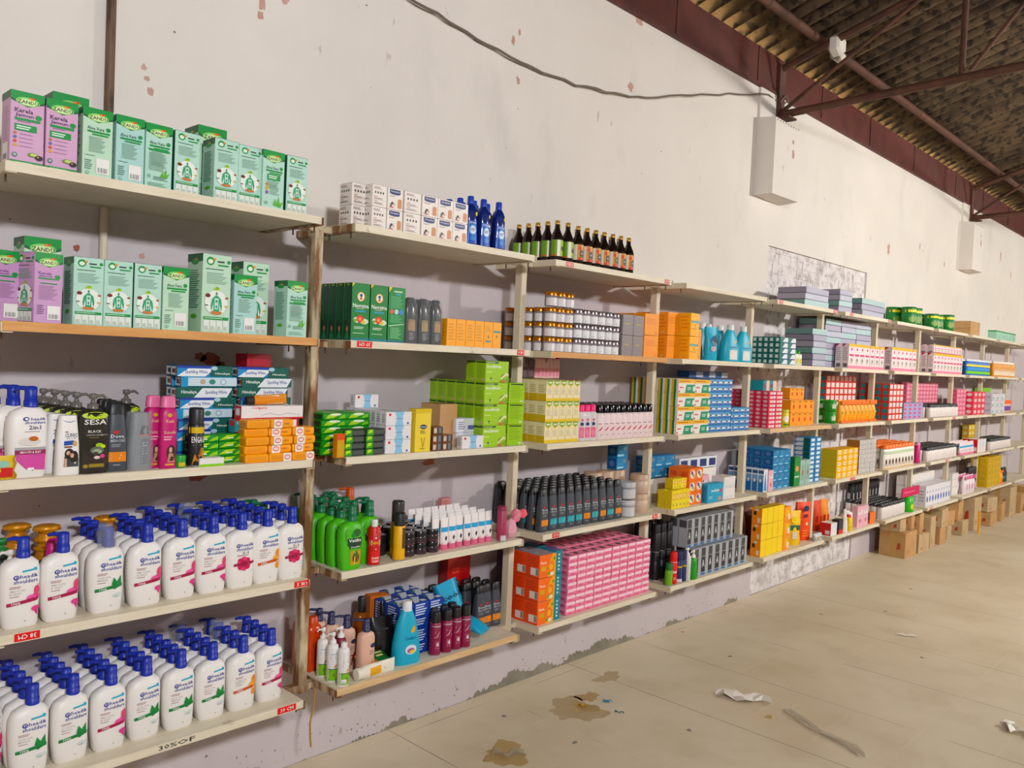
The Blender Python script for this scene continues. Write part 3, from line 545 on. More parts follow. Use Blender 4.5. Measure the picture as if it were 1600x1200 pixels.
for j in range(5):
    for i, k in enumerate(seq):
        if (i == 0 and j > 0) or (i == 1 and j > 0) or (i == 2 and j > 3) or (i, j) in ((3, 4), (8, 4), (8, 3)): continue
        kk = k if j == 0 else seq[(i*3+j*2) % 9]; p = HSWR if (i, j) == (2, 0) else HSWP if (i, j) == (5, 3) else HS[kk]
        lb = '%s, %s, %s from left, fourth shelf, first bay' % (DS[kk] if p not in (HSWR, HSWP) else 'shampoo bottle, pump in clear wrap', RN[j], OR[i])
        put(p, (xs_[i] + (.028*j if i < 9 else 0)*(.0), -.345+j*.068 + q.uniform(-.004, .004), LV['D']), q.uniform(-.05, .05), lb, 'shampoo bottle', 'white pump shampoos on the fourth shelf')
seq = ['green', 'green', 'pink', 'green', 'green', 'green', 'orange', 'pink']
for j in range(5):
    for i, k in enumerate(['green'] + seq):
        x = .205 - .122 + .122*i + (.009 if i == 0 else 0)
        if i == 0 and j == 0: continue
        if (i, j) == (8, 4): continue
        kk = k if j == 0 else seq[(i*3+j*2) % 8]; p = HSWP if (i, j) in ((6, 4), (7, 3)) else HS[kk]
        lb = '%s, %s, %s, bottom shelf, first bay' % (DS[kk] if p is not HSWP else 'shampoo bottle, pump in clear wrap', RN[j], 'beyond the left end' if i == 0 else OR[i-1] + ' from left')
        put(p, (x-.002*i, -.315+j*.064 + q.uniform(-.004, .004), LV['E']), q.uniform(-.05, .05), lb, 'shampoo bottle', 'white pump shampoos on the bottom shelf')
# odd bottles at the back left of the fourth shelf
L4 = LV['D']
put(bottle('lotion_bottle', 'round', .165, .03, .03, '#c9d2c8', [R(.2, .3, .8, .7, '#8fae96')], ('slim', .018, .035), '#e9e5de'), (.165, -.235, L4), 0, 'clear bottle with white pump behind the leftmost shampoos, fourth shelf', 'lotion bottle')
put(bottle('lotion_bottle', 'round', .17, .032, .032, '#1d5f33', [], ('slim', .018, .04), '#14602f'), (.09, -.2, L4), 0, 'dark green pump bottle at the left edge, fourth shelf', 'lotion bottle')
GOLD = mat('#c98a2e', .35, .25)
for i, (x, y) in enumerate(((.235, -.05), (.305, -.12), (.515, -.07))):
    b = M().loft([(0, .034, .034), (.15, .036, .036), (.17, .03, .03)], mat('#b5762a', .3), 16); c = M().loft([(.17, .03, .03), (.18, .04, .04), (.186, .028, .028), (.2, .028, .028), (.205, .038, .038), (.212, .038, .038), (.222, .026, .026), (.235, .026, .026), (.24, .044, .036), (.252, .042, .034), (.256, .03, .03)], GOLD, 18)
    o = put(('oil_bottle', [('body', b.mesh('body')), ('stacked_cap', c.mesh('stacked_cap'))]), (x, y, L4-.0), 0, ['amber bottle with ringed gold cap, farthest left, fourth shelf', 'amber bottle with ringed gold cap beside the pink pump', 'amber bottle with ringed gold cap standing alone by the wall'][i], 'bottle', 'amber bottles on the fourth shelf')
put(bottle('lotion_bottle', 'round', .18, .034, .03, '#17352a', [R(.1, .2, .9, .7, '#1f4a3a')], ('slim', .022, .045), '#2c7a3c'), (.17, -.12, L4), 0, 'green pump bottle behind the amber ones, fourth shelf', 'lotion bottle')
put(bottle('lotion_bottle', 'tall', .165, .05, .03, '#20302c', [R(.1, .3, .9, .8, '#3b1f30')], ('pump', .019, -.045), '#c02a78'), (.292, -.215, L4), 0, 'dark bottle with magenta pump, back left of fourth shelf', 'lotion bottle')

# ---------------------------------------------------------------- third shelf, first bay
L3 = LV['C']
put(HS['almond'], (.163, -.36, L3), .03, 'white shampoo with brown almond and pink band, leftmost on third shelf', 'shampoo bottle')
put(HS['almond'], (.135, -.29, L3), .03, 'white shampoo just behind the almond one, third shelf', 'shampoo bottle')
for i, (x, y) in enumerate(((.098, -.225), (.1, -.15))): put(HS['pink'], (x, y, L3), 0, ['white pump shampoo at the left edge, third shelf, nearer', 'white pump shampoo at the left edge, third shelf, farther back'][i], 'shampoo bottle')
put(pouch('sachet_pack', .09, .07, .02, '#d8b52a', [R(.1, .1, .9, .5, '#c3262a'), El(.6, .65, .2, .15, '#8fbfae')]), (.085, -.39, L3), -.1, 'yellow and red sachet at the left edge of the third shelf', 'sachet')
SK = '#d5a890'
CL = [P([(.05, .97), (.95, .97), (.75, .9), (.5, .885), (.25, .9)][::-1], '#1c5aa0'), R(.28, .72, .45, .735, '#8a2a2a'), T(.28, .64, .88, .705, 'CLINIC', '#3d4664'), T(.38, .605, .82, .63, 'PLUS', '#7f86a0'), P([(.26, .5), (.26, .575), (.7, .585), (.7, .51)][::-1], '#1f4aa0'), R(.28, .46, .62, .49, '#7a5a48'), El(.74, .53, .1, .05, '#c9a06a'),
      El(.5, .36, .2, .09, '#2a1c18'), El(.7, .31, .2, .1, '#241814'), El(.45, .375, .08, .035, SK), El(.62, .33, .08, .04, SK), P([(.28, .14), (.9, .14), (.92, .28), (.3, .32)], '#3a4446'), R(.3, .14, .4, .28, SK)]
cp = bottle('shampoo_bottle', 'taper', .185, .034, .022, '#f1eeea', CL)
put(cp, (.275, -.375, L3), 0, 'white flat bottle showing two dark-haired women, third shelf', 'shampoo bottle')
for i in range(2): put(cp, (.262-.012*i, -.315+.055*i, L3), 0, 'plain white flat bottle behind the two-women one, %s row' % OR[i+1], 'shampoo bottle')
SE = [El(.5, .9, .44, .055, '#b5cc1f'), N(.2, .888, .82, .905, 1, '#41521a'), T(.14, .76, .84, .84, 'SESA', '#efece4'), T(.26, .635, .68, .675, 'BLACK', '#e0ddd6'), T(.2, .585, .9, .612, 'ONION SHAMPOO', '#a8a49c'), R(.3, .555, .6, .562, '#9a7c34'), El(.62, .44, .12, .035, '#9cc22c'), El(.74, .42, .08, .03, '#b9d24a'), El(.55, .36, .22, .06, '#5b6a52'), El(.55, .34, .15, .04, '#99a68c'), El(.5, .31, .1, .03, '#2c3a2a'), El(.72, .27, .08, .03, '#d24a86'), El(.55, .25, .1, .025, '#d8c8c0'), R(.3, .1, .78, .155, '#8f7a34'), El(.2, .12, .08, .03, '#8f7a34')]
se = bottle('shampoo_bottle', 'tall', .205, .0475, .03, mat('#2b2724', .18), SE, ('slim', .017, .042, 1), mat('#6d6965', .15))
put(se, (.351, -.37, L3), 0, 'black onion shampoo bottle in front, third shelf', 'shampoo bottle', 'black onion-shampoo bottles')
for i, (x, y) in enumerate(((.325, -.3), (.315, -.23), (.305, -.16), (.292, -.09), (.545, -.14))): put(se, (x, y, L3), 0, ['black onion-shampoo bottle directly behind the front one', 'black onion-shampoo bottle, third in line from the front', 'black onion-shampoo bottle, fourth in line from the front', 'black onion-shampoo bottle, last in line by the wall', 'black onion-shampoo bottle standing apart behind the wrapped grey bottle'][i], 'shampoo bottle', 'black onion-shampoo bottles')
DV = [El(.4, .68, .16, .03, '#b8303c'), T(.15, .58, .8, .64, 'Dove', '#d8dadf'), T(.15, .51, .85, .56, 'MEN+CARE', '#aeb2b8'), N(.2, .42, .75, .48, 2, '#8a8f96'), R(.1, .17, .9, .34, '#d98322'), N(.2, .2, .8, .31, 2, '#f2cf9a'), N(.3, .1, .7, .13, 1, '#a0a4aa')]
DV2 = [q_ if q_[-1] != '#d98322' else R(.1, .17, .9, .34, '#2a9fae') for q_ in DV]
def dv(it): return bottle('shampoo_bottle', 'taper', .188, .034, .023, '#41464d', it, ('oval', .0285, .034), '#15171a')
DVO, DVT = dv(DV), dv(DV2)
put(DVO, (.425, -.365, L3), 0, 'charcoal bottle with orange band beside the black onion shampoo, third shelf', 'shampoo bottle')
for i in range(3): put(DVO, (.445+.01*i, -.30+.07*i, L3), 0, 'charcoal bottle behind the orange-banded one, third shelf, %s' % RN[i+1], 'shampoo bottle')
wr = bottle('shampoo_bottle', 'taper', .188, .036, .024, '#7f8488', [R(.45, .1, .9, .55, '#5f6a70'), N(.5, .12, .88, .5, 8, '#a8b2b8'), P([(.35, .62), (.5, .78), (.85, .78), (.85, .6)], '#1c1c1e'), R(.35, .6, .85, .625, '#c86a4a')])
qq = M().loft([(.0, .044, .03, 3), (.06, .046, .032, 3), (.12, .04, .03, 2.6), (.17, .042, .03, 3), (.192, .036, .026, 3)], mat('#dfe4e8', .06, 0, .3, 'clear'), 18)
wr[1].append(('plastic_wrap', qq.mesh('plastic_wrap')))
put(wr, (.5, -.365, L3), .05, 'grey bottle sealed in clear plastic wrap, third shelf', 'shampoo bottle')
put(bottle('shampoo_bottle', 'taper', .19, .036, .024, '#2c2d30', [], ('oval', .028, .02), '#1b1c1e'), (.475, -.285, L3), 0, 'dark wrapped bottle behind the clear-wrapped grey one', 'shampoo bottle')
PK = [T(.3, .74, .75, .79, 'Kesh', '#e8c0a0'), El(.5, .86, .14, .03, '#c8a03c'), T(.2, .56, .9, .61, 'Sunsilk', '#e0b89a'), N(.2, .45, .8, .53, 2, '#e0a8b8'), El(.65, .25, .27, .13, '#3a2018'), El(.6, .3, .09, .045, SK), P([(.42, .1), (.85, .1), (.75, .24), (.5, .25)], '#b08a6a'), R(.3, .05, .8, .08, '#d8a04a')]
def pk(): return bottle('shampoo_bottle', 'tall', .21, .029, .022, '#b8286a', PK, ('oval', .025, .035), '#d8709a')
pkp = pk()
put(pkp, (.553, -.345, L3), 0, 'pink shampoo bottle with lighter cap, left of the pair', 'shampoo bottle', 'pink bottle pair'); put(pkp, (.591, -.375, L3), -.1, 'pink shampoo bottle showing a long-haired woman, right of the pair', 'shampoo bottle', 'pink bottle pair')
put(jar('cream_jar', .0195, .042, '#1d8a36', '#1a9a3c', [R(.2, .2, .8, .8, '#c8b83a')], .45), (.634, -.385, L3), 0, 'tiny green jar with yellow label between pink bottle and black can', 'jar')
EN = [R(.0, .78, 1, .92, '#d6b422'), N(.2, .82, .8, .88, 1, '#4a3c10'), T(.12, .56, .98, .7, 'ENGAGE', '#ecebe8'), N(.2, .48, .8, .53, 1, '#8a8a8a'), P([(.15, .05), (.3, .3), (.5, .15), (.75, .42), (.9, .05)], '#c8821f'), P([(.5, .25), (.7, .45), (.9, .42), (.85, .2)], '#e09a2c')]
put(aerosol('deodorant_can', .0275, .205, '#1a1a1c', '#202124', EN, .055), (.69, -.38, L3), -.1, 'black deodorant can with yellow band and orange marks, third shelf', 'deodorant')
# toothpaste cartons, two towers
HI_ = [R(0, 0, .58, 1, '#2e86c0'), P([(.0, .0), (.5, .0), (.66, .75), (.2, .75)], '#e9edf2'), R(0, .78, .6, 1, '#253c9a'), R(.6, 0, 1, 1, '#0f5a4e'), T(.14, .2, .54, .6, 'Sparkling White', '#2a3f8c'), El(.66, .8, .06, .2, '#a9c9d8'), T(.68, .15, .95, .4, 'Himalaya', '#e8efe9')]
HB_ = [R(0, .1, 1, .9, '#c9dce4'), R(0, .9, 1, 1, '#2a8fc0'), El(.38, .5, .05, .25, '#b8a58c'), El(.55, .5, .06, .25, '#3f7f74'), El(.75, .5, .06, .3, '#8fb2c4'), El(.75, .5, .04, .2, '#d4e2ea'), R(0, 0, .12, 1, '#2a8fc0')]
HL_ = [R(.1, .1, .9, .9, '#dfe6e6'), R(.3, .3, .75, .7, '#1c4a6a'), El(.8, .5, .15, .3, '#d06a3a')]
GRE = [R(0, 0, 1, 1, '#0f5a4e'), T(.08, .3, .35, .7, 'Himalaya', '#e8efe9'), P([(.3, .0), (.9, .0), (1, .9), (.45, .9)], '#e4e9ee'), T(.5, .25, .9, .7, 'Sparkling White', '#2a3f8c')]
tp = [carton('toothpaste_box', .212, .052, .038, '#1c5f78', f_, HL_) for f_ in (HI_, HB_, GRE)]
for c, (x0, n) in enumerate(((.785, 9), (1.02, 9))):
    for k in range(n):
        for j in range(2):
            v = tp[(0, 1, 0, 0, 1, 0, 2, 1, 0)[k] if c == 0 else (0, 1, 2, 0, 2, 0, 2, 2, 0)[k]]
            put(v, (x0 + .01*math.sin(k*3+j), -.235+j*.055, L3+k*.0385), random.uniform(-.02, .02), 'toothpaste carton, %s from bottom, %s tower, %s, third shelf' % (OR[k], ('left', 'right')[c], ('front file', 'back file')[j]), 'toothpaste box', 'toothpaste cartons in two towers')
put(carton('soap_box', .105, .08, .05, '#a31631', [R(0, .0, 1, .06, '#7c0f24')]), (1.0, -.2, L3+9*.0385), .05, 'plain crimson box on top of the right toothpaste tower', 'box')
gs_it = [P([(0, .2), (.45, .35), (.7, .9), (.3, .85)], '#b7d433'), P([(.6, .1), (1, .3), (1, .8), (.8, .6)], '#8cc63a'), N(.3, .3, .65, .6, 1, '#e4efd8')]
def softpack(name, w, d, h, base, F=(), L=(), T_i=()):
    R_ = []
    for z, e in ((0, .12), (.12*h, .03), (.5*h, 0), (.88*h, .03), (h, .12)): a, c = w/2-e*h, d/2-e*h; R_.append([(-a, -c, z), (0, -c-.04*h, z), (a, -c, z), (a+.02*h, 0, z), (a, c, z), (0, c, z), (-a, c, z), (-a-.02*h, 0, z)])
    b = M().rings(R_, mm(base), False)
    b.deco(list(F), lambda u, v, e: ((u-.5)*(w-.2*h), -d/2-.045*h-e, v*h), True); b.deco(list(L), lambda u, v, e: (-w/2-.03*h-e, (.5-u)*(d-.2*h), v*h), True); b.deco(list(T_i), lambda u, v, e: ((u-.5)*(w-.3*h), (v-.5)*(d-.3*h), h+e), True)
    return (name, [(name, b.mesh(name))])
gsp = softpack('soap_pack', .1, .05, .026, '#1f8a2c', gs_it, [R(.1, .2, .9, .8, '#2a2f28')])
for c in range(3):
    for k in range(4 if c < 2 else 2): put(gsp, (.73+.105*c, -.345+.012*c, L3+k*.0265), random.uniform(-.1, .1), 'small green soap packet, %s column, %s layer, before the toothpaste towers' % (OR[c], OR[k]), 'soap', 'green soap packets before the toothpaste')
put(carton('soap_box', .09, .05, .03, '#e9e8e4', [R(0, 0, 1, .3, '#8cc63a')]), (.735, -.39, L3), 0, 'white and green box lying beside the black deodorant can', 'box')
cw = carton('toothpaste_box', .26, .05, .05, '#e9e4e2', [R(0, .0, 1, .12, '#c1262e'), R(0, .1, .2, 1, '#e8e6e4'), T(.15, .72, .4, .95, 'Colgate', '#c8242c'), P([(.3, .25), (.45, .4), (.6, .25), (.75, .4), (.95, .25), (.95, .3), (.75, .46), (.6, .3), (.45, .46), (.3, .3)], '#b9c4d0')], [R(0, 0, 1, 1, '#c1262e'), R(.2, .3, .8, .8, '#e9e4e2')])
oc = carton('toothpaste_box', .265, .05, .048, '#c1262e', [R(.0, .1, .14, .9, '#2a8f9c'), T(.02, .6, .18, .85, 'Colgate', '#f0e8e6'), T(.26, .45, .52, .8, 'ORAL-B', '#f0e8e6'), P([(.45, .1), (.8, .1), (.8, .6), (.5, .55)], '#d8454c')] + [R(.83, .1, .96, .9, '#ece6e4')], [R(0, 0, 1, 1, '#2a8f9c'), R(.1, .5, .9, .9, '#c1262e')])
put(oc, (.988, -.32, L3+.107), 0, 'red toothpaste box lying under the white one, behind the orange soaps', 'toothpaste box'); put(cw, (1.005, -.325, L3+.155), 0, 'white toothpaste box lying on top of the red one', 'toothpaste box')
for k in range(2): put(oc, (.985+.01*k, -.32, L3+.0+.052*k), 0, 'teal and red toothpaste box under the white and red boxes, %s' % ('bottom', 'upper')[k], 'toothpaste box')
tb = tube_('cream_tube', .04, .16, '#d98a2c', '#2c2624', [P([(.1, .3), (.9, .5), (.9, .9), (.1, .8)], '#e8e0d4')])
put(tb, (.915, -.31, L3+.222), -.1, 'orange and white tube lying across the white toothpaste box', 'tube', ry=PI/2-.05)
lb_it = [R(.1, 0, .5, 1, '#f2ece6'), El(.3, .5, .15, .3, '#c8342c'), El(.3, .5, .12, .2, '#f0dcd8'), N(.58, .3, .9, .7, 1, '#c97a18')]
lb_l = [R(.15, .2, .85, .8, '#c9861c')]
lp = softpack('soap_bar', .094, .055, .031, '#f0a318', lb_it, lb_l)
lp2 = softpack('soap_bar', .094, .055, .031, '#f0a318', [R(.62, 0, .98, 1, '#f2ece6'), El(.8, .5, .14, .3, '#c8342c'), El(.8, .5, .11, .2, '#f0dcd8'), R(.1, .25, .55, .75, '#e09414')], lb_l)
lp3 = softpack('soap_bar', .094, .055, .031, '#f0a318', [R(.08, .25, .92, .75, '#e8980f')], lb_l)
for c, n in ((0, 5), (1, 5), (2, 4)):
    for k in range(n): put((lp3 if c == 0 else lp2 if k == 0 else lp), (.915+.099*c, -.375+.01*(k % 2), L3+.0315*k), random.uniform(-.06, .06), 'orange wrapped soap bar, %s stack from left, %s from the shelf' % (OR[c], OR[k]), 'soap', 'orange soap bars at the right of the third shelf')

# ---------------------------------------------------------------- second bay
def cart(base, F=(), L=(), T_i=(), ch=.001): return lambda w, d, h: carton('box', w, d, h, base, F, L, T_i, ch)
WB = '#ece4dc'
HF = [R(.12, .76, .82, .95, '#26356f'), El(.47, .76, .35, .06, '#26356f'), T(.2, .8, .76, .89, 'Hansaplast', '#e8e6ee'), N(.12, .6, .6, .65, 2, '#8a7a78'), R(.66, .1, .92, .45, '#c98a60'), El(.79, .45, .13, .09, '#c98a60'), El(.3, .3, .08, .06, '#2c2828'), El(.42, .25, .07, .07, '#d9b49c'), El(.22, .2, .06, .08, '#3c4a6a'), R(.12, .08, .4, .12, '#b03a3a')]
HK = [N(.1, .8, .7, .92, 3, '#8a7a78')] + [El(.2+.18*i, .65, .05, .06, '#4a4444') for i in range(4)] + [N(.12, .45, .4, .49, 1, '#b03a3a'), N(.12, .32, .85, .42, 3, '#a09490'), N(.12, .24, .4, .28, 1, '#b03a3a'), N(.12, .1, .85, .2, 3, '#a09490')]
for nm, F_, x0, x1, nx, d in (('back', HK, 1.335, 1.415, 1, .335), ('back', HK, 1.4, 1.475, 1, .385), ('front', HF, 1.478, 1.56, 1, .385), ('back', HK, 1.563, 1.655, 1, .39), ('front', HF, 1.66, 1.932, 3, .39)):
    h = .088; w_ = (x1-x0)/nx*.975
    p = carton('plaster_box', w_, .085, h, WB, F_, HK, [R(.0, .0, 1, 1, '#e4dcd2')])
    grid(p, x0, x1, d, LV['A'], nx, 1, 2, .09, h+.001, 'white adhesive plaster box, %s' % ('icons side, left of %.0f' % 0 if 0 else ('icon side' if nm == 'back' else 'logo side')), 'plaster box', 'white plaster boxes on the top shelf', 'A', where='column at %s' % {1.335: 'far left end', 1.4: 'second position', 1.478: 'third position', 1.563: 'fourth position', 1.66: 'right end'}[x0] + ', top shelf')
BL = [R(.1, .05, .9, .6, '#1d4fb0'), P([(.1, .62), (.9, .56), (.9, .6), (.1, .66)][::-1], '#2a3a8c'), El(.5, .38, .32, .14, '#3f86cc'), El(.5, .38, .24, .1, '#dfe8f2'), T(.3, .35, .7, .42, 'EXPERT', '#20389c'), T(.2, .52, .8, .57, 'DISH WASH', '#dfe8f2'), El(.5, .18, .2, .06, '#3f86cc'), El(.8, .76, .1, .05, '#d8cf4a')]
p = bottle('cleaner_bottle', 'squirt', .195, .036, .03, mat('#14246a', .12), BL, ('cyl', .0155, .035), '#1a3fa8')
grid(p, 1.943, 2.205, .385, LV['A'], 3, 3, 1, .075, 0, 'dark blue dishwashing liquid bottle', 'bottle', 'blue bottles on the top shelf', 'A', jit=.2)
NF = [P([(0, 1), (.16, 1), (0, .93)][::-1], '#e0cc2a'), El(.5, .77, .22, .085, '#c9a03a'), El(.5, .77, .18, .07, '#f0ead8'), El(.5, .79, .09, .03, '#3f86b8'), P([(.42, .72), (.58, .72), (.5, .8)], '#c8501f'), El(.5, .8, .05, .02, '#2a1c18'), T(.06, .575, .94, .65, 'Navratna', '#eef2e8'), N(.25, .55, .8, .565, 1, '#cfe0c8'), R(.18, .5, .78, .53, '#2f9ab0'), El(.3, .36, .2, .05, '#e3e6da'), El(.7, .34, .25, .05, '#cfe0c8'), El(.2, .35, .1, .03, '#6fa83c'), El(.48, .38, .2, .065, '#d8452c'), El(.48, .38, .09, .03, '#f0955a'), El(.66, .33, .1, .03, '#e0c23a'), N(.15, .2, .85, .25, 2, '#cfe0c8'), N(.1, .12, .9, .14, 1, '#cfe0c8'), R(0, 0, 1, .05, '#0f7a80')]
NB_ = [P([(0, 1), (.2, 1), (0, .9)][::-1], '#e0cc2a'), R(.3, .91, .8, .94, '#b9d8b0'), R(.4, .86, .7, .89, '#2f9ab0'), N(.12, .62, .9, .84, 10, '#5faf7a'), El(.2, .56, .12, .045, '#c96a4a'), El(.48, .56, .12, .045, '#c9d2d8'), El(.76, .56, .13, .05, '#3a86c8'), N(.12, .36, .88, .5, 6, '#5faf7a'), P([(.05, .29), (.95, .34), (.95, .35), (.05, .305)], '#d8e6d0'), N(.15, .07, .85, .28, 10, '#7fc08a'), R(0, 0, 1, .04, '#0f6a80')]
NL = [R(0, 0, 1, 1, '#0b3a24'), N(.1, .35, .5, .95, 20, '#1f6a44'), N(.55, .3, .9, .92, 18, '#175a38'), El(.5, .2, .14, .05, '#b07a5a'), P([(.15, .02), (.85, .02), (.62, .15), (.4, .15)], '#157a50'), El(.5, .97, .25, .02, '#5f9a2a')]
nf = carton('oil_carton', .0885, .05, .231, '#0f7a3a', NF, NL, [R(0, 0, 1, 1, '#0b5a30')]); nb = carton('oil_carton', .0885, .05, .231, '#128041', NB_, NL)
grid(nf, 1.314, 1.592, .39, LV['B'], 3, 5, 1, .054, 0, lambda i, j, k: 'deep green oil carton', 'carton', 'green oil cartons on the second shelf', 'B', pick=lambda i, j, k: nb if i == 2 else nf)
DK = [R(.15, .12, .85, .55, '#14110f'), R(.2, .3, .8, .52, '#b08a4a'), P([(.2, .28), (.8, .28), (.8, .44)], '#7a3fae'), R(.2, .53, .8, .56, '#a8843c'), N(.3, .08, .7, .26, 4, '#8a8a90')]
dkp = bottle('shampoo_bottle', 'squirt', .185, .034, .02, mat('#1e1c1c', .2), DK, ('oval', .02, .012), '#161515')
qq = M().loft([(.0, .037, .023, 3), (.1, .036, .024, 3), (.165, .034, .022, 3), (.196, .024, .016, 2.4), (.2, .012, .008)], mat('#dfe4e8', .06, 0, .22, 'clear'), 16); dkp[1].append(('plastic_wrap', qq.mesh('plastic_wrap')))
grid(dkp, 1.6, 1.82, .39, LV['B'], 3, 2, 1, .055, 0, 'black wrapped bottle, gold and purple label', 'shampoo bottle', 'black wrapped bottles on the second shelf', 'B', jit=.05)
YF = [N(.15, .2, .85, .85, 6, '#d89408')]; YF2 = [R(.2, .22, .8, .28, '#2f8a8c'), El(.5, .42, .07, .07, '#8a6a14'), N(.15, .6, .85, .85, 4, '#d89408')]; YF3 = [R(.05, .6, .9, .67, '#2f8a8c'), El(.45, .45, .06, .06, '#7a5a14')]
ya, yb_, yc = (carton('soap_box', .056, .07, .122, '#f5ab10', f_, [N(.1, .2, .9, .8, 5, '#d88a08')]) for f_ in (YF, YF2, YF3))
grid(ya, 1.83, 2.18, .39, LV['B'], 6, 1, 1, .07, 0, 'small yellow-orange carton', 'carton', 'yellow cartons on the second shelf', 'B', pick=lambda i, j, k: yb_ if i == 4 else yc if i == 5 else ya)
# third shelf: soaps
gp = softpack('soap_pack', .118, .085, .028, '#1d8f2a', [P([(.05, .2), (.4, .3), (.75, .85), (.2, .8)], '#a9d02a'), P([(.6, .15), (.95, .3), (.9, .8), (.75, .6)], '#7fc032'), El(.5, .8, .25, .18, '#e4edd0')], [R(.1, .2, .9, .8, '#123a18')], [El(.5, .5, .4, .35, '#7fc032'), El(.5, .5, .2, .15, '#e4edd0')])
grid(gp, 1.24, 1.475, .33, LV['C'], 2, 2, 6, .09, .0285, 'green soap packet', 'soap', 'green soap packets, tall stacks on the third shelf', 'C', jit=.05)
dp = softpack('soap_pack', .1, .06, .0265, '#2a302c', [R(0, .05, .38, .95, '#3f9a24'), P([(.05, .3), (.3, .5), (.3, .9), (.1, .9)], '#b4d83a'), R(.4, .15, .95, .85, '#4a4e4c')], [R(.0, .1, 1, .9, '#2f8a24')])
grid(dp, 1.3, 1.505, .395, LV['C'], 2, 1, 4, .06, .027, 'dark grey and green soap packet', 'soap', 'grey and green soap packets in front', 'C', jit=.06)
put(carton('sachet_box', .035, .03, .095, '#d8921c', [R(0, .75, 1, 1, '#d8501c'), N(.1, .1, .9, .7, 6, '#b5b03a')]), (1.272, -.40, LV['C']), 0, 'narrow orange packet standing left of the grey and green soap packets', 'packet')
WF = [P([(.35, 0), (.68, 0), (.62, .5), (.7, 1), (.33, 1), (.42, .5)], '#8fc0dc'), T(.36, .42, .66, .58, 'Johnsons', '#2a6aa8'), El(.14, .8, .05, .1, '#c8242c'), El(.85, .15, .04, .08, '#2a4a9c')]
wm = carton('soap_box', .138, .034, .058, '#e6e2e4', WF, [N(.2, .2, .8, .85, 4, '#9aa0a4')], [R(.3, 0, .7, 1, '#cfdbe2')])
grid(wm, 1.512, 1.652, .39, LV['C'], 1, 8, 3, .036, .059, 'white baby soap box, blue waist', 'soap box', 'white baby soap boxes on the third shelf', 'C', jit=.01)
put(wm, (1.585, -.135, LV['C']+.1765), .1, 'white baby soap box lying on the stack behind the yellow carton', 'soap box')
VF = [El(.5, .58, .22, .055, '#1d2f5c'), T(.34, .56, .66, .6, 'Vaseline', '#dfe6ee'), N(.3, .42, .7, .5, 3, '#5a5424'), P([(.36, .33), (.42, .33), (.5, .14), (.58, .33), (.64, .33), (.53, .1), (.47, .1)], '#b08f2a'), N(.3, .06, .7, .09, 1, '#5a5424'), R(0, .9, 1, 1, '#d8b93c')]
put(carton('lotion_carton', .088, .05, .188, '#e8cf5c', VF), (1.709, -.375, LV['C']), 0, 'pale yellow lotion carton standing on the third shelf', 'carton')
bx = carton('cardboard_box', .12, .12, .2, CARD, [R(.55, .02, .98, .3, '#c99a70')], [], [R(.02, .02, .98, .98, '#8f6a42')])
put(bx, (1.93, -.25, LV['C']), .12, 'plain brown cardboard box standing among the soaps, third shelf', 'cardboard box')
sp_ = carton('soap_pack', .055, .04, .035, '#7a4f36', [R(.45, .08, 1, .92, '#2a2c30'), R(.55, .15, .85, .9, '#6d7278'), R(.05, .2, .35, .8, '#d0c0b0')], [R(.1, .1, .9, .9, '#5c3a28')])
for i, (x, y, k) in enumerate([(1.79, -.385, 0), (1.85, -.385, 0), (1.79, -.385, 1), (1.85, -.385, 1), (1.80, -.375, 2)]): put(sp_, (x, y, LV['C']+.036*k), 0, 'small brown and black pack, %s, before the cardboard box' % ['bottom left', 'bottom right', 'middle left', 'middle right', 'topmost'][i], 'soap pack', 'small brown and black packs')
put(wm, (2.02, -.375, LV['C']), 0, 'white baby soap box lying in front of the green boxes', 'soap box'); put(carton('soap_box', .125, .07, .066, '#dfe0e8', [N(.1, .2, .5, .8, 4, '#8a90a8'), R(.6, .2, .9, .5, '#5a6aa0')]), (2.04, -.29, LV['C']+.0), 0, 'white printed soap box behind the baby soap box', 'soap box')
put(carton('soap_box', .125, .07, .066, '#dfe0e8', [N(.1, .2, .5, .8, 4, '#8a90a8'), R(.6, .2, .9, .5, '#5a6aa0')]), (2.035, -.29, LV['C']+.067), 0, 'white printed soap box on top, behind the baby soap box', 'soap box')
MG = '#9cc51c'
MF = [R(.0, .9, .55, .97, '#173a20'), N(.04, .915, .5, .955, 1, '#cfd8c0'), T(.04, .68, .68, .84, 'medimix', '#f2f4e4'), N(.04, .46, .34, .52, 1, '#dcea9c'), El(.24, .17, .04, .07, '#1f5a24'), N(.04, .12, .4, .16, 1, '#dcea9c'), El(.82, .27, .17, .15, '#6f9a1c'), P([(.62, .18), (.88, .46), (1., .42), (1, .3), (.74, .1)], '#d8dca0'), P([(.66, .12), (.9, .34), (1, .3), (1, .2), (.76, .03)], '#8fae3c'), El(.74, .06, .12, .06, '#b5704a'), El(.95, .12, .08, .1, '#7a9a2c')]
ML = [R(.05, .9, .95, .97, '#173a20'), N(.15, .2, .85, .8, 8, '#86ad18'), El(.75, .12, .14, .07, '#c9a890')]
md = carton('soap_box', .155, .066, .101, MG, MF, ML, [R(0, 0, 1, 1, '#8ab51a')])
grid(md, 2.083, 2.243, .39, LV['C'], 1, 6, 3, .067, .102, 'lime green soap box', 'soap box', 'lime green soap boxes', 'C')
for j in range(2): put(md, (2.163, -.357+.067*j, LV['C']+.306), 0, 'lime green soap box on the topmost layer, %s' % ('nearest the room', 'behind it')[j], 'soap box', 'lime green soap boxes')
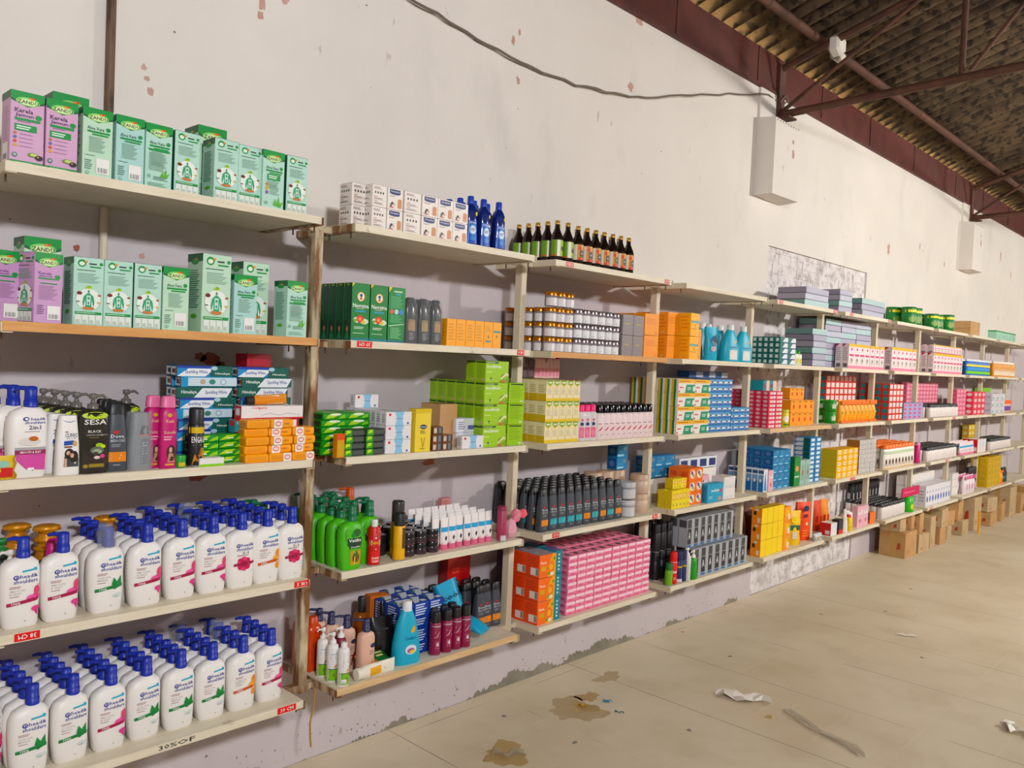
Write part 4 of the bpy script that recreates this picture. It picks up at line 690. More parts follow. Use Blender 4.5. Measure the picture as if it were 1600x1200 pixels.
md2 = carton('soap_box', .09, .1, .101, MG, [R(.1, .9, .9, .96, '#173a20'), N(.12, .25, .9, .85, 8, '#86ad18'), El(.8, .12, .1, .05, '#c9d8b0')], [R(0, .9, .5, .97, '#173a20')] + barcode(.0, .05, .55, .5) + [P([(.5, .3), (.95, .6), (1, .4), (.6, .15)], '#d8dca0')])
for k in range(3): put(md2, (2.325, -.335, LV['C']+.102*k), -.25, 'lime green soap box turned sideways, %s from shelf, by the post' % OR[k], 'soap box', 'turned lime green boxes')
# fourth shelf: green shampoo, sprays, tubes
VK = '#55b52a'
VT = [El(.66, .76, .2, .08, '#1f5f2a'), El(.5, .72, .1, .05, '#2a7a34'), R(.22, .5, .92, .66, '#1c3a28'), T(.28, .575, .88, .645, 'Vatika', '#f0f2ea'), P([(.2, .49), (.9, .56), (.9, .575), (.2, .51)], '#c9b03a'), R(.3, .44, .85, .5, '#1c3a28'), T(.38, .455, .82, .49, 'Health', '#e8ece0'), R(.35, .1, .9, .4, '#b99a3a'), El(.62, .25, .18, .1, '#6a4a24'), El(.62, .33, .1, .07, '#3f6a2a'), R(.55, .12, .6, .38, '#e0c86a'), N(.12, .6, .2, .85, 6, '#2f7a24')]
vk = bottle('shampoo_bottle', 'pump', .198, .052, .03, VK, VT, ('pump', .019, .045), '#0c6a44')
for i, (x, y, rz) in enumerate([(1.355, -.38, 0), (1.352, -.308, 0), (1.425, -.295, 0), (1.475, -.335, .0), (1.35, -.165, 0), (1.355, -.235, 0), (1.44, -.21, 0), (1.51, -.26, 0), (1.35, -.1, .3), (1.35, -.036, 0), (1.43, -.14, 0), (1.47, -.07, 0), (1.09, -.14, 0), (1.085, -.07, 0)]):
    put(vk, (x, y, LV['D']), rz, 'green henna shampoo with dark green pump, %s of the cluster' % ['frontmost', 'second, left of front', 'third, right of front', 'right-hand front one', 'fifth, at the left', 'sixth, in the middle', 'seventh', 'eighth, at the right', 'ninth, back left', 'tenth, at the back', 'eleventh, at the back', 'twelfth, back right', 'thirteenth, behind the post', 'fourteenth, left beyond the post'][i], 'shampoo bottle', 'green henna shampoos')
put(bottle('shampoo_bottle', 'tall', .21, .045, .03, '#cf5a1c', [], ('pump', .02, .05), '#c2571c'), (1.56, -.09, LV['D']), 0, 'orange pump bottle at the back behind the green shampoos', 'shampoo bottle')
OS = [R(.05, .08, .95, .38, '#d8281c'), T(.2, .18, .8, .24, 'SHAVE', '#f4ece8'), T(.2, .1, .8, .16, 'CLASSIC', '#f4ece8'), P([(.5, .36), (.95, .52), (.95, .68), (.5, .82), (.05, .68), (.05, .52)], '#9a9ca2'), P([(.5, .42), (.85, .54), (.85, .66), (.5, .76), (.15, .66), (.15, .54)], '#e4e2e0'), R(.1, .57, .9, .63, '#d88a2c')]
put(aerosol('shaving_foam_can', .0265, .192, '#c4241c', '#e9e6e4', OS, .03, .5), (1.472, -.392, LV['D']), -.3, 'red shaving foam can with white nozzle before the green bottles', 'spray can')
put(aerosol('hair_spray', .0265, .205, '#e8b312', '#222224', [R(.62, .35, 1, .95, '#4a3a1c'), N(.66, .4, .95, .9, 6, '#c9a03a')], .055), (1.612, -.385, LV['D']), -.4, 'yellow spray can with black cap on the fourth shelf', 'spray can')
put(aerosol('hair_spray', .03, .245, '#d0a51c', mat('#3a3836', .2), [], .09), (1.645, -.33, LV['D']), 0, 'taller spray can with smoky cap right behind the yellow one', 'spray can')
JI = [R(.1, .2, .9, .8, '#2a2024'), N(.2, .35, .8, .65, 2, '#a8989c'), R(.05, .05, .95, .16, '#7a4048')]
jp = jar('cream_jar', .031, .052, mat('#3a2a2e', .15), mat('#1d1a1c', .2), JI, .42)
grid(jp, 1.655, 1.86, .385, LV['D'], 3, 4, 2, .066, .053, 'small black cream jar', 'jar', 'black cream jars on the fourth shelf', 'D', jit=.05)
put(jar('cream_jar', .034, .09, mat('#2a2426', .15), mat('#1d1a1c', .2), [], .4), (1.6, -.26, LV['D']), 0, 'taller dark jar half hidden behind the yellow can', 'jar')
TU = [R(.02, .56, .98, .7, '#2f9fd0'), N(.1, .6, .9, .65, 1, '#e8f2f6'), P([(.08, .2), (.92, .2), (.92, .28), (.08, .24)], '#e8b9c4'), P([(.35, .35), (.5, .45), (.62, .36), (.5, .28)], '#2a2428'), El(.58, .38, .08, .04, '#3a3438'), R(.08, .16, .92, .23, '#e6a3b4')]
tu = tube_('cream_tube', .046, .148, '#f2ecea', '#d6708c', TU, .026)
grid(tu, 1.87, 2.21, .385, LV['D'], 7, 5, 1, .058, 0, 'white and pink cream tube', 'tube', 'white cream tubes with pink caps', 'D', jit=.08, where='fourth shelf, second bay')
for j in range(3): put(tu, (1.84, -.36+.06*j, LV['D']), .1, 'cream tube beside the black jars, %s' % RN[j], 'tube', 'white cream tubes with pink caps')
put(aerosol('talc_can', .0235, .17, '#a03a58', '#8f2c4c', [R(.1, .03, .9, .2, '#d8ccd0'), N(.2, .4, .8, .9, 8, '#c27a8c')], .02, .95), (2.245, -.385, LV['D']), 0, 'slim dark pink can standing right of the tubes', 'spray can')
b = M(); q = random.Random(4)
def blob(cx, cz, rx, rz, c):
    R_ = []
    for i in range(9):
        t = PI*(i+.5)/9; R_.append([(cx + rx*math.sin(t)*math.cos(a*PI/5)*(k := q.uniform(.85, 1.12)), rx*.8*math.sin(t)*math.sin(a*PI/5)*k, cz - rz*math.cos(t)) for a in range(10)])
    b.rings(R_, c)
blob(0, .05, .036, .05, mat('#dba2b0', .2)); blob(.035, .11, .03, .035, mat('#e08a9c', .15)); blob(.085, .115, .026, .024, mat('#f0707c', .15))
tag(part('loofah_pack', b), 'crinkled pink plastic-wrapped pack hanging over the shelf end', 'pack'); bpy.data.objects['loofah_pack'].location = (2.32, -.375, LV['D'])
put(carton('soap_box', .06, .03, .05, '#c98a86', [N(.1, .2, .9, .8, 3, '#a86a68')]), (2.16, -.06, LV['D']+.12), 0, 'small salmon box on top behind the white tubes', 'box')
put(carton('soap_box', .08, .05, .12, '#b07a76'), (2.16, -.06, LV['D']), 0, 'salmon box standing behind the white tubes', 'box')
# bottom shelf: mixed goods
L5 = LV['E']
WI = [R(0, .05, 1, .34, '#7ab51c'), R(0, .34, 1, .36, '#1f4a34'), P([(.5, .37), (.6, .48), (.7, .42), (.85, .5), (.95, .37)], '#d8821c'), T(.2, .74, .8, .77, 'mamaearth', '#3f9ab0'), N(.2, .6, .8, .7, 3, '#a8b0b0'), El(.5, .2, .12, .05, '#5c8a1c')]
wi = bottle('lotion_bottle', 'round', .155, .024, .024, '#efedea', WI, ('slim', .013, .026), '#efedea')
wj = bottle('lotion_bottle', 'round', .155, .024, .024, '#efedea', [x if x[0] != 'T' else N(.2, .5, .8, .9, 8, '#b0b4b4') for x in WI] + barcode(.1, .08, .5, .2), ('cyl', .013, .022), '#efedea')
put(wi, (1.337, -.25, L5), -.3, 'white and green pump bottle, farthest left of the three', 'bottle', 'three white and green bottles'); put(wi, (1.337, -.322, L5), -.3, 'white and green bottle in the middle of the three', 'bottle', 'three white and green bottles'); put(wj, (1.345, -.388, L5), 0, 'white and green bottle nearest the room, with barcode', 'bottle', 'three white and green bottles')
put(bottle('lotion_bottle', 'round', .16, .023, .023, '#7a1a34', [], ('slim', .014, .028), '#efedea'), (1.398, -.29, L5), 0, 'dark red bottle with white pump behind the three white ones', 'bottle')
for i, (x, y, c) in enumerate(((1.1, -.055, '#a8281c'), (1.335, -.09, '#cf5a24'), (1.34, -.165, '#c94a1c'))): put(bottle('oil_bottle', 'tall', .2, .035, .03, mat(c, .25), [R(.2, .2, .8, .6, '#b8401c')], ('oval', .022, .03), c), (x, y, L5), 0, ['dark red bottle left of the rusty post, bottom shelf', 'orange bottle right behind the rusty post, bottom shelf', 'orange-red bottle behind the white and green ones'][i], 'bottle')
LO = [El(.78, .67, .2, .055, '#1d2f5c'), N(.55, .46, .9, .56, 3, '#8a6a5c'), P([(.6, .12), (.72, .3), (.8, .3), (.7, .1)], '#a8401c'), P([(.5, .05), (.95, .14), (.95, .2), (.6, .12)], '#8a3018')]
lo = bottle('lotion_bottle', 'tall', .18, .038, .026, '#dcb3a0', LO, ('pump', .016, .055), '#2a2f55')
for i, (x, y) in enumerate(((1.49, -.34), (1.455, -.25), (1.43, -.17), (1.415, -.1))): put(lo, (x, y, L5), 0, ['peach body lotion with navy pump, front one', 'peach body lotion with navy pump, second back', 'peach body lotion with navy pump, third back', 'peach body lotion by the wall, bottom shelf'][i], 'lotion bottle', 'peach body lotions')
AM = mat('#8a4a1c', .12); put(bottle('oil_bottle', 'tall', .19, .035, .03, AM, [R(.2, .15, .8, .5, '#c97a1c')], ('cyl', .02, .065), '#1c1a1a'), (1.62, -.13, L5), 0, 'amber bottle with tall black cap, back of bottom shelf', 'bottle')
put(carton('carton', .1, .06, .24, '#c9702a', [R(.4, .05, 1, .95, '#d8d2cc'), R(.6, .1, .8, .9, '#4a3a34')], [R(0, 0, 1, 1, '#a85a24')]), (1.73, -.1, L5), -.2, 'orange and white tall carton at the back, bottom shelf', 'carton')
BK = mat('#141316', .25)
put(pouch('black_pouch', .13, .2, .07, BK, [R(.1, .75, .6, .8, '#2a2a2e')]), (1.625, -.27, L5), -.15, 'shiny black pouch behind the blue conditioner bottle', 'pouch')
put(pouch('black_pouch', .11, .24, .05, BK, [El(.5, .85, .3, .06, '#1c4aa8')]), (1.72, -.2, L5), .1, 'black pouch with blue top behind the first', 'pouch')
for i, (x, y, c, l) in enumerate(((1.585, -.36, '#12622c', 'dark green sachet lying crumpled beside the blue bottle'), (1.535, -.335, '#8a1c3a', 'maroon sachet lying behind the white tube'), (1.55, -.37, '#c9821c', 'mustard sachet lying behind the white tube'))): put(pouch('sachet', .09, .12, .02, c, [N(.2, .3, .8, .6, 2, '#d8cf8a')]), (x, y, L5+.02), .4*i, l, 'sachet', rx=-1.1)
tl = tube_('face_wash_tube', .06, .2, '#ece6d6', '#ece6d6', [R(.2, .3, .8, .6, '#e0a82c'), P([(.1, .62), (.5, .72), (.9, .66), (.5, .6)], '#a8401c')], .03)
put(tl, (1.405, -.395, L5+.028), 0, 'cream tube with orange label lying at the shelf front', 'tube', ry=PI/2)
CO = [P([(.55, .62), (.72, .72), (.8, .68), (.75, .6), (.58, .58)], '#e0a81c'), T(.3, .46, .8, .53, 'Comfort', '#1c5a9c'), El(.55, .28, .22, .09, '#d9e2ea'), El(.55, .26, .15, .05, '#a85a8c'), El(.6, .24, .1, .03, '#e0c83c')]
cf = bottle('fabric_conditioner_bottle', 'cone', .235, .068, .038, '#2ca6c4', CO, ('cyl', .022, .04), '#e8ecec')
put(cf, (1.7, -.352, L5), -.15, 'large sky-blue fabric conditioner bottle, bottom shelf, second bay', 'bottle')
bp = carton('shampoo_pack', .085, .085, .118, '#1c3f9c', [N(.08, .1, .92, .95, 9, '#d8e0ee'), R(.1, .4, .9, .5, '#1c3f9c')], [N(.08, .1, .92, .95, 9, '#c8d2e6')], [P([(0, 0), (.4, .1), (1, .9), (.5, 1)], '#d8e0e8'), P([(.1, .6), (.5, .7), (.4, .9)], '#3f9a4a'), R(.6, .1, .95, .4, '#dfe6ec')])
for i, (x, y, k) in enumerate([(x, y, k) for x in (1.73, 1.82, 1.91) for y in (-.27, -.18, -.09) for k in (0, 1)]):
    if x < 1.75 and y > -.1: continue
    put(bp, (x, y, L5+.119*k), .0, 'blue and white wrapped pack, %s column, %s row, %s layer, bottom shelf' % (OR[(i//2)//3], OR[(i//2) % 3], ('lower', 'upper')[k]), 'pack', 'blue and white wrapped packs')
ZI = [T(.2, .55, .85, .74, 'Z', '#ece6ea'), N(.3, .2, .7, .45, 4, '#c98aa0'), El(.5, .35, .12, .06, '#d8c8d0'), El(.5, .9, .5, .02, '#b0a8ac')]
zc_ = aerosol('hair_spray', .0255, .2, '#8a1f44', '#151416', ZI, .05, .88)
for i, (x, y) in enumerate(((1.862, -.365), (1.925, -.372), (1.985, -.37), (2.04, -.375), (1.895, -.31), (1.955, -.312), (2.01, -.31))): put(zc_, (x, y, L5), -.2, 'maroon hair spray with letter Z and black cap, %s' % ['front row leftmost', 'front row second', 'front row third', 'front row rightmost', 'back row left', 'back row middle', 'back row right'][i], 'spray can', 'maroon hair sprays')
TE = [T(.1, .7, .9, .8, 'cool', '#123a5c'), El(.5, .45, .35, .1, '#d8dfe6'), El(.5, .42, .25, .05, '#c8a82c'), R(.15, .3, .85, .33, '#7a5aa0')]
put(pouch('refill_pouch', .13, .28, .045, '#22a3c9', TE), (2.13, -.255, L5+.0), -.2, 'bright turquoise refill pouch leaning against black bottles', 'pouch', rx=-.15, ry=-.3)
put(pouch('refill_pouch', .12, .16, .04, '#22a3c9', [R(.05, .8, .95, .97, '#c9dbe2')]), (2.16, -.39, L5+.05), .35, 'bright turquoise refill pouch lying flat at the shelf edge', 'pouch', rx=-1.2)
for i, (x, y) in enumerate([(2.375, -.235), (2.31, -.235), (2.26, -.24), (2.36, -.18), (2.3, -.17), (2.24, -.165), (2.35, -.12), (2.29, -.11), (2.22, -.1), (2.15, -.1), (2.08, -.09), (2.34, -.06)]): put(DVO, (x, y, L5), 0, 'charcoal shampoo with orange band, %s counted from the post, bottom shelf' % OR[i], 'shampoo bottle', 'charcoal shampoos by the post on the bottom shelf')

# ---------------------------------------------------------------- third bay onwards: stacked stock
def cb(nm, base, F=(), L=(), T_i=()): return lambda w, d, h: carton(nm, w, d, h, base, F, L, T_i)
def sb(nm, base, F=(), L=(), T_i=()): return lambda w, d, h: softpack(nm, w, d, h, base, F, L, T_i)
LIDG = mat('#b5752a', .25, .6); GLS = mat('#8a8488', .12)
HON = [R(.02, .06, .5, .78, '#ddd6d6'), N(.08, .15, .45, .7, 4, '#b08a8a'), R(.52, .06, .98, .78, '#eceaea'), P([(.6, .15), (.68, .3), (.75, .2), (.82, .36), (.9, .15)], '#4f8a7a'), N(.6, .1, .9, .15, 1, '#5a6a66')]
SLV = [R(.02, .06, .98, .8, '#e9e8e8'), P([(.3, .15), (.4, .3), (.5, .2), (.6, .34), (.75, .15)], '#7a8f86'), N(.2, .1, .8, .14, 1, '#6a7474'), R(.05, .06, .08, .8, '#7a7a7e')]
GRN = [R(.0, .1, .38, .95, '#6f9a1c'), R(.38, .1, .62, .95, '#f2efe0'), R(.62, .1, 1, .95, '#8fae2a'), El(.8, .5, .14, .14, '#2c2a24'), El(.66, .35, .08, .06, '#c9c06a'), R(.05, .12, .35, .2, '#cf5a24')]
BRN = [R(.0, .1, 1, .95, '#c98a3c'), R(.05, .1, .3, .95, '#f2e4c8'), El(.72, .45, .2, .22, '#26292c'), T(.58, .4, .86, .5, 'JUICE', '#dfe6ea'), El(.5, .75, .15, .1, '#c9502a'), R(.3, .1, .95, .25, '#c9502a')]
def lab(it, v0, v1):                                              # squeeze a label into part of a body's height
    f = lambda v: v0 + v*(v1-v0); o = []
    for t in it:
        if t[0] in 'RTN': o.append((t[0], t[1], f(t[2]), t[3], f(t[4])) + t[5:])
        elif t[0] == 'E': o.append(('E', t[1], f(t[2]), t[3], t[4]*(v1-v0), t[5]))
        elif t[0] == 'P': o.append(('P', [(a, f(b_)) for a, b_ in t[1]], t[2]))
    return o
DKG = mat('#1c100d', .08)
def syrup(it): return lambda w, d, h: bottle('juice_bottle', 'syrup', h*.93, min(w, .064)/2*1.06, min(w, .064)/2*1.06, DKG, lab(it, .08, .58), ('cyl', .0135, h*.075), mat('#c9a25a', .3, .5))
def jarb(it, lid, glass=GLS): return lambda w, d, h: jar('glass_jar', min(w, d)*.49, h*.985, glass, lid, it, .27)
def dvb(w, d, h): return None
PC = [R(.2, .1, .8, .45, '#e0708f'), El(.5, .56, .22, .06, '#2c3a6a'), El(.5, .7, .15, .05, '#e0708f'), El(.5, .25, .25, .12, '#e88aa4')]
def rnd(nm, kind, bc, cc, it, capf=.16, rr=.46, cap='cyl', capr=.55):
    return lambda w, d, h: bottle(nm, kind, h*(1-capf), min(w, .075)*rr, min(min(w, d), .06)*rr, bc, it, (cap, min(w, .075)*rr*capr, h*capf), cc)
TPW = [R(0, .72, 1, 1, '#e8b812'), N(.05, .78, .9, .94, 1, '#c9701c'), R(0, 0, .45, .72, '#eee6e0'), P([(.4, 0), (1, 0), (1, .62), (.48, .62)], '#1f8f68'), N(.06, .3, .36, .5, 1, '#cf5a50'), R(.02, .05, .1, .18, '#c8342c'), N(.55, .2, .85, .45, 2, '#cfe6da'), El(.95, .3, .07, .2, '#e4e6da')]
TPL = [R(0, 0, .34, 1, '#d8b01c'), R(.34, 0, .68, 1, '#0f7a4a'), R(.68, 0, 1, 1, '#e4ddd2')]
TBW = [R(0, .0, 1, .35, '#2f6fae'), R(0, .35, 1, .62, '#e2e6ea'), P([(.1, .4), (.4, .9), (.55, .4)], '#26406a'), R(0, .65, 1, .95, '#5b9ac8')]
S = dict(
 honeyjar=('glass_jar', 'gold-lidded white honey jar', 'jar', jarb(HON, LIDG)), silverjar=('glass_jar', 'silver-lidded white jar', 'jar', jarb(SLV, mat('#8f8688', .25, .8))),
 greyblister=('blister_box', 'grey box in clear wrap', 'box', cb('box', '#8d8484', [R(.05, .05, .95, .92, '#877d80'), N(.2, .5, .8, .6, 1, '#b5a24a')], [R(.1, .1, .9, .9, '#7a7274')])), 
 yelbox=('yellow_soap_box', 'orange-yellow soap carton', 'box', cb('box', '#f29a0c', [N(.1, .5, .9, .8, 3, '#e0860a'), El(.8, .1, .05, .05, '#c97a1c')], [N(.1, .3, .9, .9, 4, '#de8608'), El(.5, .12, .07, .05, '#c0b8a0')])),
 ybox=('yellow_soap_box', 'bright yellow soap carton', 'box', cb('box', '#ffb60a', [R(.02, .58, .98, .68, '#6aa0a0'), N(.1, .3, .9, .35, 1, '#8a6a14'), El(.5, .45, .04, .04, '#6a4a14')], [N(.1, .3, .9, .9, 4, '#e0940a'), El(.5, .12, .07, .05, '#c0b8a0')])),
 greenbottle=('juice_bottle', 'green-label juice bottle', 'bottle', syrup(GRN)), brownbottle=('juice_bottle', 'copper-label juice bottle', 'bottle', syrup(BRN)),
 yelwhite=('flagged_soap_box', 'yellow-white soap box, green flag', 'box', cb('box', '#ecdfb4', [P([(.1, 1), (.9, 1), (.9, .84), (.5, .7), (.1, .84)][::-1], '#7fa81c'), P([(.3, .78), (.7, .78), (.5, .66)][::-1], '#e0b01c'), R(.25, .86, .8, .93, '#e8e4cc'), N(.15, .3, .85, .62, 6, '#c9c0a8'), R(0, 0, 1, .14, '#e2c23a')], [R(0, 0, 1, .35, '#cfae2a'), N(.1, .4, .9, .8, 4, '#bfb28a')], [R(0, 0, 1, 1, '#e2d79a')])),
 pinkcapback=('lotion_bottle', 'clear bottle, pink cap', 'bottle', rnd('lotion_bottle', 'tall', mat('#dfb9bc', .15), '#c8285c', [R(.2, .1, .8, .5, '#dc8a9c')], .14, .48, 'cyl', .8)),
 darkcube=('wrapped_box', 'dark brown wrapped box', 'box', cb('box', '#3a2422', [N(.1, .2, .9, .8, 3, '#5c4444')], [N(.1, .2, .9, .8, 3, '#4c3434')])),
 pinkbottle=('lotion_bottle', 'clear bottle, bright pink cap', 'bottle', rnd('lotion_bottle', 'tall', mat('#dcd6d6', .1), '#e83a78', PC, .17, .5, 'cyl', .8)),
 lotionbox=('lotion_bottle', 'pale pink bottle, black cap', 'bottle', rnd('lotion_bottle', 'tall', '#ecd9d9', mat('#131214', .15), [N(.1, .15, .9, .2, 1, '#3a2a30'), P([(.2, .3), (.5, .4), (.8, .5), (.7, .4), (.5, .33)], '#c84a5a'), N(.2, .55, .8, .6, 1, '#8a6a70')], .22, .47, 'cyl', .75)),
 bluebox=('blue_soap_box', 'blue soap carton', 'box', cb('box', '#1479ae', [R(.0, .1, .6, .25, '#9fd0e0'), El(.7, .7, .15, .15, '#7a8a8c'), N(.1, .4, .8, .55, 2, '#3fa0c4')], [R(.1, .1, .9, .9, '#0f4a86'), El(.5, .5, .25, .25, '#4a7ab0')])),
 pinksoap=('soap_bar', 'pink wrapped soap bar', 'soap', sb('soap_bar', '#ee8aa8', [R(.0, .55, 1, .95, '#f8dbe2'), N(.2, .2, .8, .4, 1, '#c84a70')], [R(.1, .3, .9, .7, '#d2587e')], [El(.45, .5, .25, .3, '#3a2430'), R(.6, .2, .9, .8, '#f0b8c6')])),  # pale upper band on the front is a painted highlight
 tpwhitegreen=('toothpaste_box', 'yellow-green-white toothpaste carton', 'toothpaste box', cb('toothpaste_box', '#ece6dc', TPW, TPL)),
 tpbluewhite=('toothpaste_box', 'blue-white toothpaste carton', 'toothpaste box', cb('toothpaste_box', '#3f86bc', TBW, [R(.1, .1, .9, .9, '#1f5f9c')])),
 redcube=('red_toothpaste_box', 'crimson toothpaste carton end-on', 'box', cb('box', '#a8284a', [R(.2, .2, .8, .8, '#d89aa8')], [R(.2, .2, .8, .8, '#c87a8c')])),
 bluewhite2=('toothpaste_box', 'dark blue carton on top', 'box', cb('box', '#1c4f8c', [R(.5, .1, 1, .9, '#c9ccd4')])),
 yellowbox=('lemon_soap_box', 'lemon yellow soap carton', 'box', cb('box', '#f0d80c', [R(.3, .5, .72, .82, '#d8502c'), R(.36, .54, .66, .78, '#f2d2b8'), El(.5, .2, .2, .09, '#a8a86a')], [R(0, 0, 1, 1, '#d4bc0a')])),
 orangecube=('orange_soap_box', 'orange soap box, white oval', 'box', cb('box', '#f07a14', [El(.5, .5, .38, .36, '#ece4d8'), El(.4, .62, .16, .16, '#5a4a8a'), El(.6, .4, .14, .14, '#8fa04a')], [R(.2, .3, .8, .7, '#e05a14')])),
 tealbox=('teal_soap_box', 'teal soap box', 'box', cb('box', '#1a9cc0', [T(.25, .55, .75, .72, 'medimix', '#e8f2f4'), El(.85, .6, .07, .1, '#d8445c'), N(.1, .2, .4, .35, 2, '#a8d8e4'), El(.8, .15, .12, .12, '#b88a80')], [R(.1, .1, .9, .9, '#2a7aa8')])),
 whitebox=('white_box', 'plain white box', 'box', cb('box', '#e9e4e0', [R(.1, .1, .9, .25, '#cfd8dc')], [])), navybox=('navy_box', 'small navy and white box', 'box', cb('box', '#dfe3e8', [R(.15, .15, .85, .8, '#1c2f6a')], [R(0, 0, 1, 1, '#b8c4d0')])),
 gdeo=('deodorant_box', 'grey boxed deodorant', 'deodorant', cb('box', '#a9abb0', [R(.05, .68, .62, .97, '#3c3c40'), R(.05, .12, .62, .66, '#242427'), T(.18, .3, .5, .55, 'A', '#e8e8ea'), R(.05, .02, .62, .1, '#2a6aa0')], [R(.1, .04, .9, .66, '#b4b6bc'), R(.1, .7, .9, .95, '#4a4a4e')], [R(0, 0, 1, 1, '#9a9ca2')])),
 blackdeo=('deodorant_can', 'black deodorant can', 'deodorant', lambda w, d, h: aerosol('deodorant_can', .026, h, '#1c1a1e', '#141315', [R(.6, 0, .8, 1, '#4a4448')])),
 greybox=('flat_box', 'flat grey-lilac gift box', 'box', cb('flat_box', '#b6b8c8', [R(0, .0, 1, .12, '#6f7084'), P([(.1, .3), (.3, .8), (.34, .8), (.14, .3)], '#c6d0da')], [R(0, 0, 1, 1, '#a09aa8'), R(0, 0, 1, .12, '#4c4a56')])),
 tealtp=('toothpaste_box', 'dark teal toothpaste carton', 'toothpaste box', cb('toothpaste_box', '#0f6a64', [P([(.3, .1), (1, .1), (1, .9), (.6, .9)], '#e4e8ee'), R(.3, 0, 1, .12, '#2a3a9c')], [R(.2, .2, .75, .8, '#cfe0dc')])),
 greenbottle2=('lotion_bottle', 'white bottle, green cap', 'bottle', rnd('lotion_bottle', 'tall', '#dfe6cc', '#14a01c', [El(.7, .4, .25, .2, '#e0c81c')], .2)),
 whitepink=('cream_carton', 'white-pink diaper carton', 'carton', cb('cream_carton', '#f0dfe2', [R(.0, .88, 1, 1, '#e6b81c'), El(.5, .78, .14, .06, '#c83a6a'), R(.1, .5, .9, .58, '#c83a6a'), El(.5, .3, .3, .14, '#cfc4bc'), El(.55, .34, .1, .06, '#4a6a5a'), R(0, 0, 1, .12, '#e88aa4')], [P([(0, 1), (.6, 1), (0, .85)][::-1], '#b01c44'), N(.1, .3, .9, .85, 7, '#b09aa0'), R(.2, .05, .8, .2, '#6a6264')])),
 redsoap=('soap_bar', 'red-white soap packet', 'soap', sb('soap_bar', '#d8405c', [R(.1, .2, .6, .8, '#f0c8c4'), R(.65, .2, .95, .8, '#e8e4ea')], [El(.5, .5, .35, .35, '#e0b0b8')])),
 tealbig=('wide_soap_box', 'teal and peach box on top', 'box', cb('box', '#12909c', [R(.5, 0, 1, 1, '#e8c8b0'), El(.25, .5, .15, .3, '#8a3a6a')])),
 yeltin=('tin', 'yellow powder tin', 'tin', lambda w, d, h: jar('tin', .04, h, '#d8cc12', '#c4b80e', [El(.5, .55, .35, .2, '#f0ece0'), R(.2, .12, .8, .25, '#3a8a3a')], .15)),
 orangemed=('amber_soap_box', 'amber soap box, red seal', 'box', cb('box', '#f5a00c', [El(.5, .5, .14, .18, '#c8341c'), R(.3, .85, .7, .93, '#7a5a1c')], [R(.0, 0, 1, .12, '#c97a0a')])),
 greentin=('tin', 'green wrapped tin', 'tin', lambda w, d, h: jar('tin', .05, h*.98, '#128a1c', '#0f9a1c', [R(.3, .3, .7, .7, '#c9d8c0')], .1)),
 orangepack=('packet', 'orange-yellow packet', 'packet', lambda w, d, h: pouch('packet', w*.95, h, .06, '#f5a814', [R(.0, .8, 1, 1, '#ee7a14'), R(.2, .4, .8, .5, '#c9b43a'), R(0, 0, 1, .12, '#ee7a14')])),
 tealred=('teal_red_box', 'teal and red soap box', 'box', cb('box', '#c8403c', [R(.2, .2, .9, .9, '#e8dcd8')], [El(.5, .52, .36, .38, '#2a8a8c')])),
 bluewhitebox=('toothbrush_box', 'tall blue gradient box', 'box', cb('box', '#e4e8ee', [P([(.1, .05), (.9, .05), (.4, .9)], '#3f8ac0')], [R(.06, .0, .94, .48, '#146aa8'), R(.06, .48, .94, .75, '#6f9ac0'), R(.06, .8, .94, .95, '#1f4a7a'), R(.3, .42, .6, .56, '#e8e4dc')])),
 pinkbox=('lotion_carton', 'pink-white carton', 'carton', cb('lotion_carton', '#e6b4c0', [R(.1, .6, .9, .8, '#e8dcdc'), El(.5, .3, .2, .1, '#c87a8c'), El(.4, .75, .08, .05, '#8a4a6a')], [])),
 greencarton=('oil_carton', 'green oil carton, orange dot', 'carton', cb('oil_carton', '#12863a', [El(.5, .6, .3, .1, '#e09a5a'), R(.1, .3, .9, .35, '#cfe0c8')], [R(0, 0, 1, 1, '#0f6a2c')])),
 clearpack=('blister_pack', 'grey-green blister pack', 'pack', cb('blister_pack', '#9fbab0', [R(.2, .2, .8, .8, '#86a89a'), El(.5, .5, .15, .1, '#b05a4a')], [])),
 tpstack=('toothpaste_box', 'blue toothpaste carton', 'toothpaste box', cb('toothpaste_box', '#2a7ab0', [R(.2, .2, .8, .8, '#dfe8ec')], [R(0, .1, 1, .8, '#a9b4c4'), P([(.1, .1), (.5, .1), (.6, .9), (.2, .9)], '#e4e8ec'), R(.6, .0, 1, .9, '#12584a')])),
 yellowpack=('yellow_pack', 'yellow soap pack, white circle', 'box', cb('box', '#f2b80e', [El(.5, .5, .25, .35, '#f0ead8'), El(.5, .5, .1, .12, '#8a8a3a')], [R(0, 0, 1, 1, '#c9b80c')])),
 silverbox=('silver_box', 'silver-grey wrapped box', 'box', cb('box', '#c6c2c0', [R(0, 0, 1, .1, '#9a9694'), N(.2, .3, .8, .7, 2, '#aaa6a4')], [R(0, 0, 1, 1, '#a8743a')])),
 yellowcarton=('insecticide_carton', 'plain yellow carton back', 'carton', cb('carton', '#f7d60c', [N(.1, .1, .12, .9, 1, '#e0bc08')], [R(0, 0, 1, 1, '#f0900c'), R(.15, .55, .45, .8, '#2a2418'), R(.6, .1, .85, .4, '#e6ddd0'), El(.5, .9, .2, .08, '#d8d0b8')], [R(0, 0, 1, 1, '#c9a82a')])),
 orangecarton=('insecticide_carton', 'orange insecticide carton', 'carton', cb('carton', '#f59a0c', [R(.3, .3, .7, .8, '#e8c83a'), R(.6, .1, .9, .5, '#e8e2da')], [])),
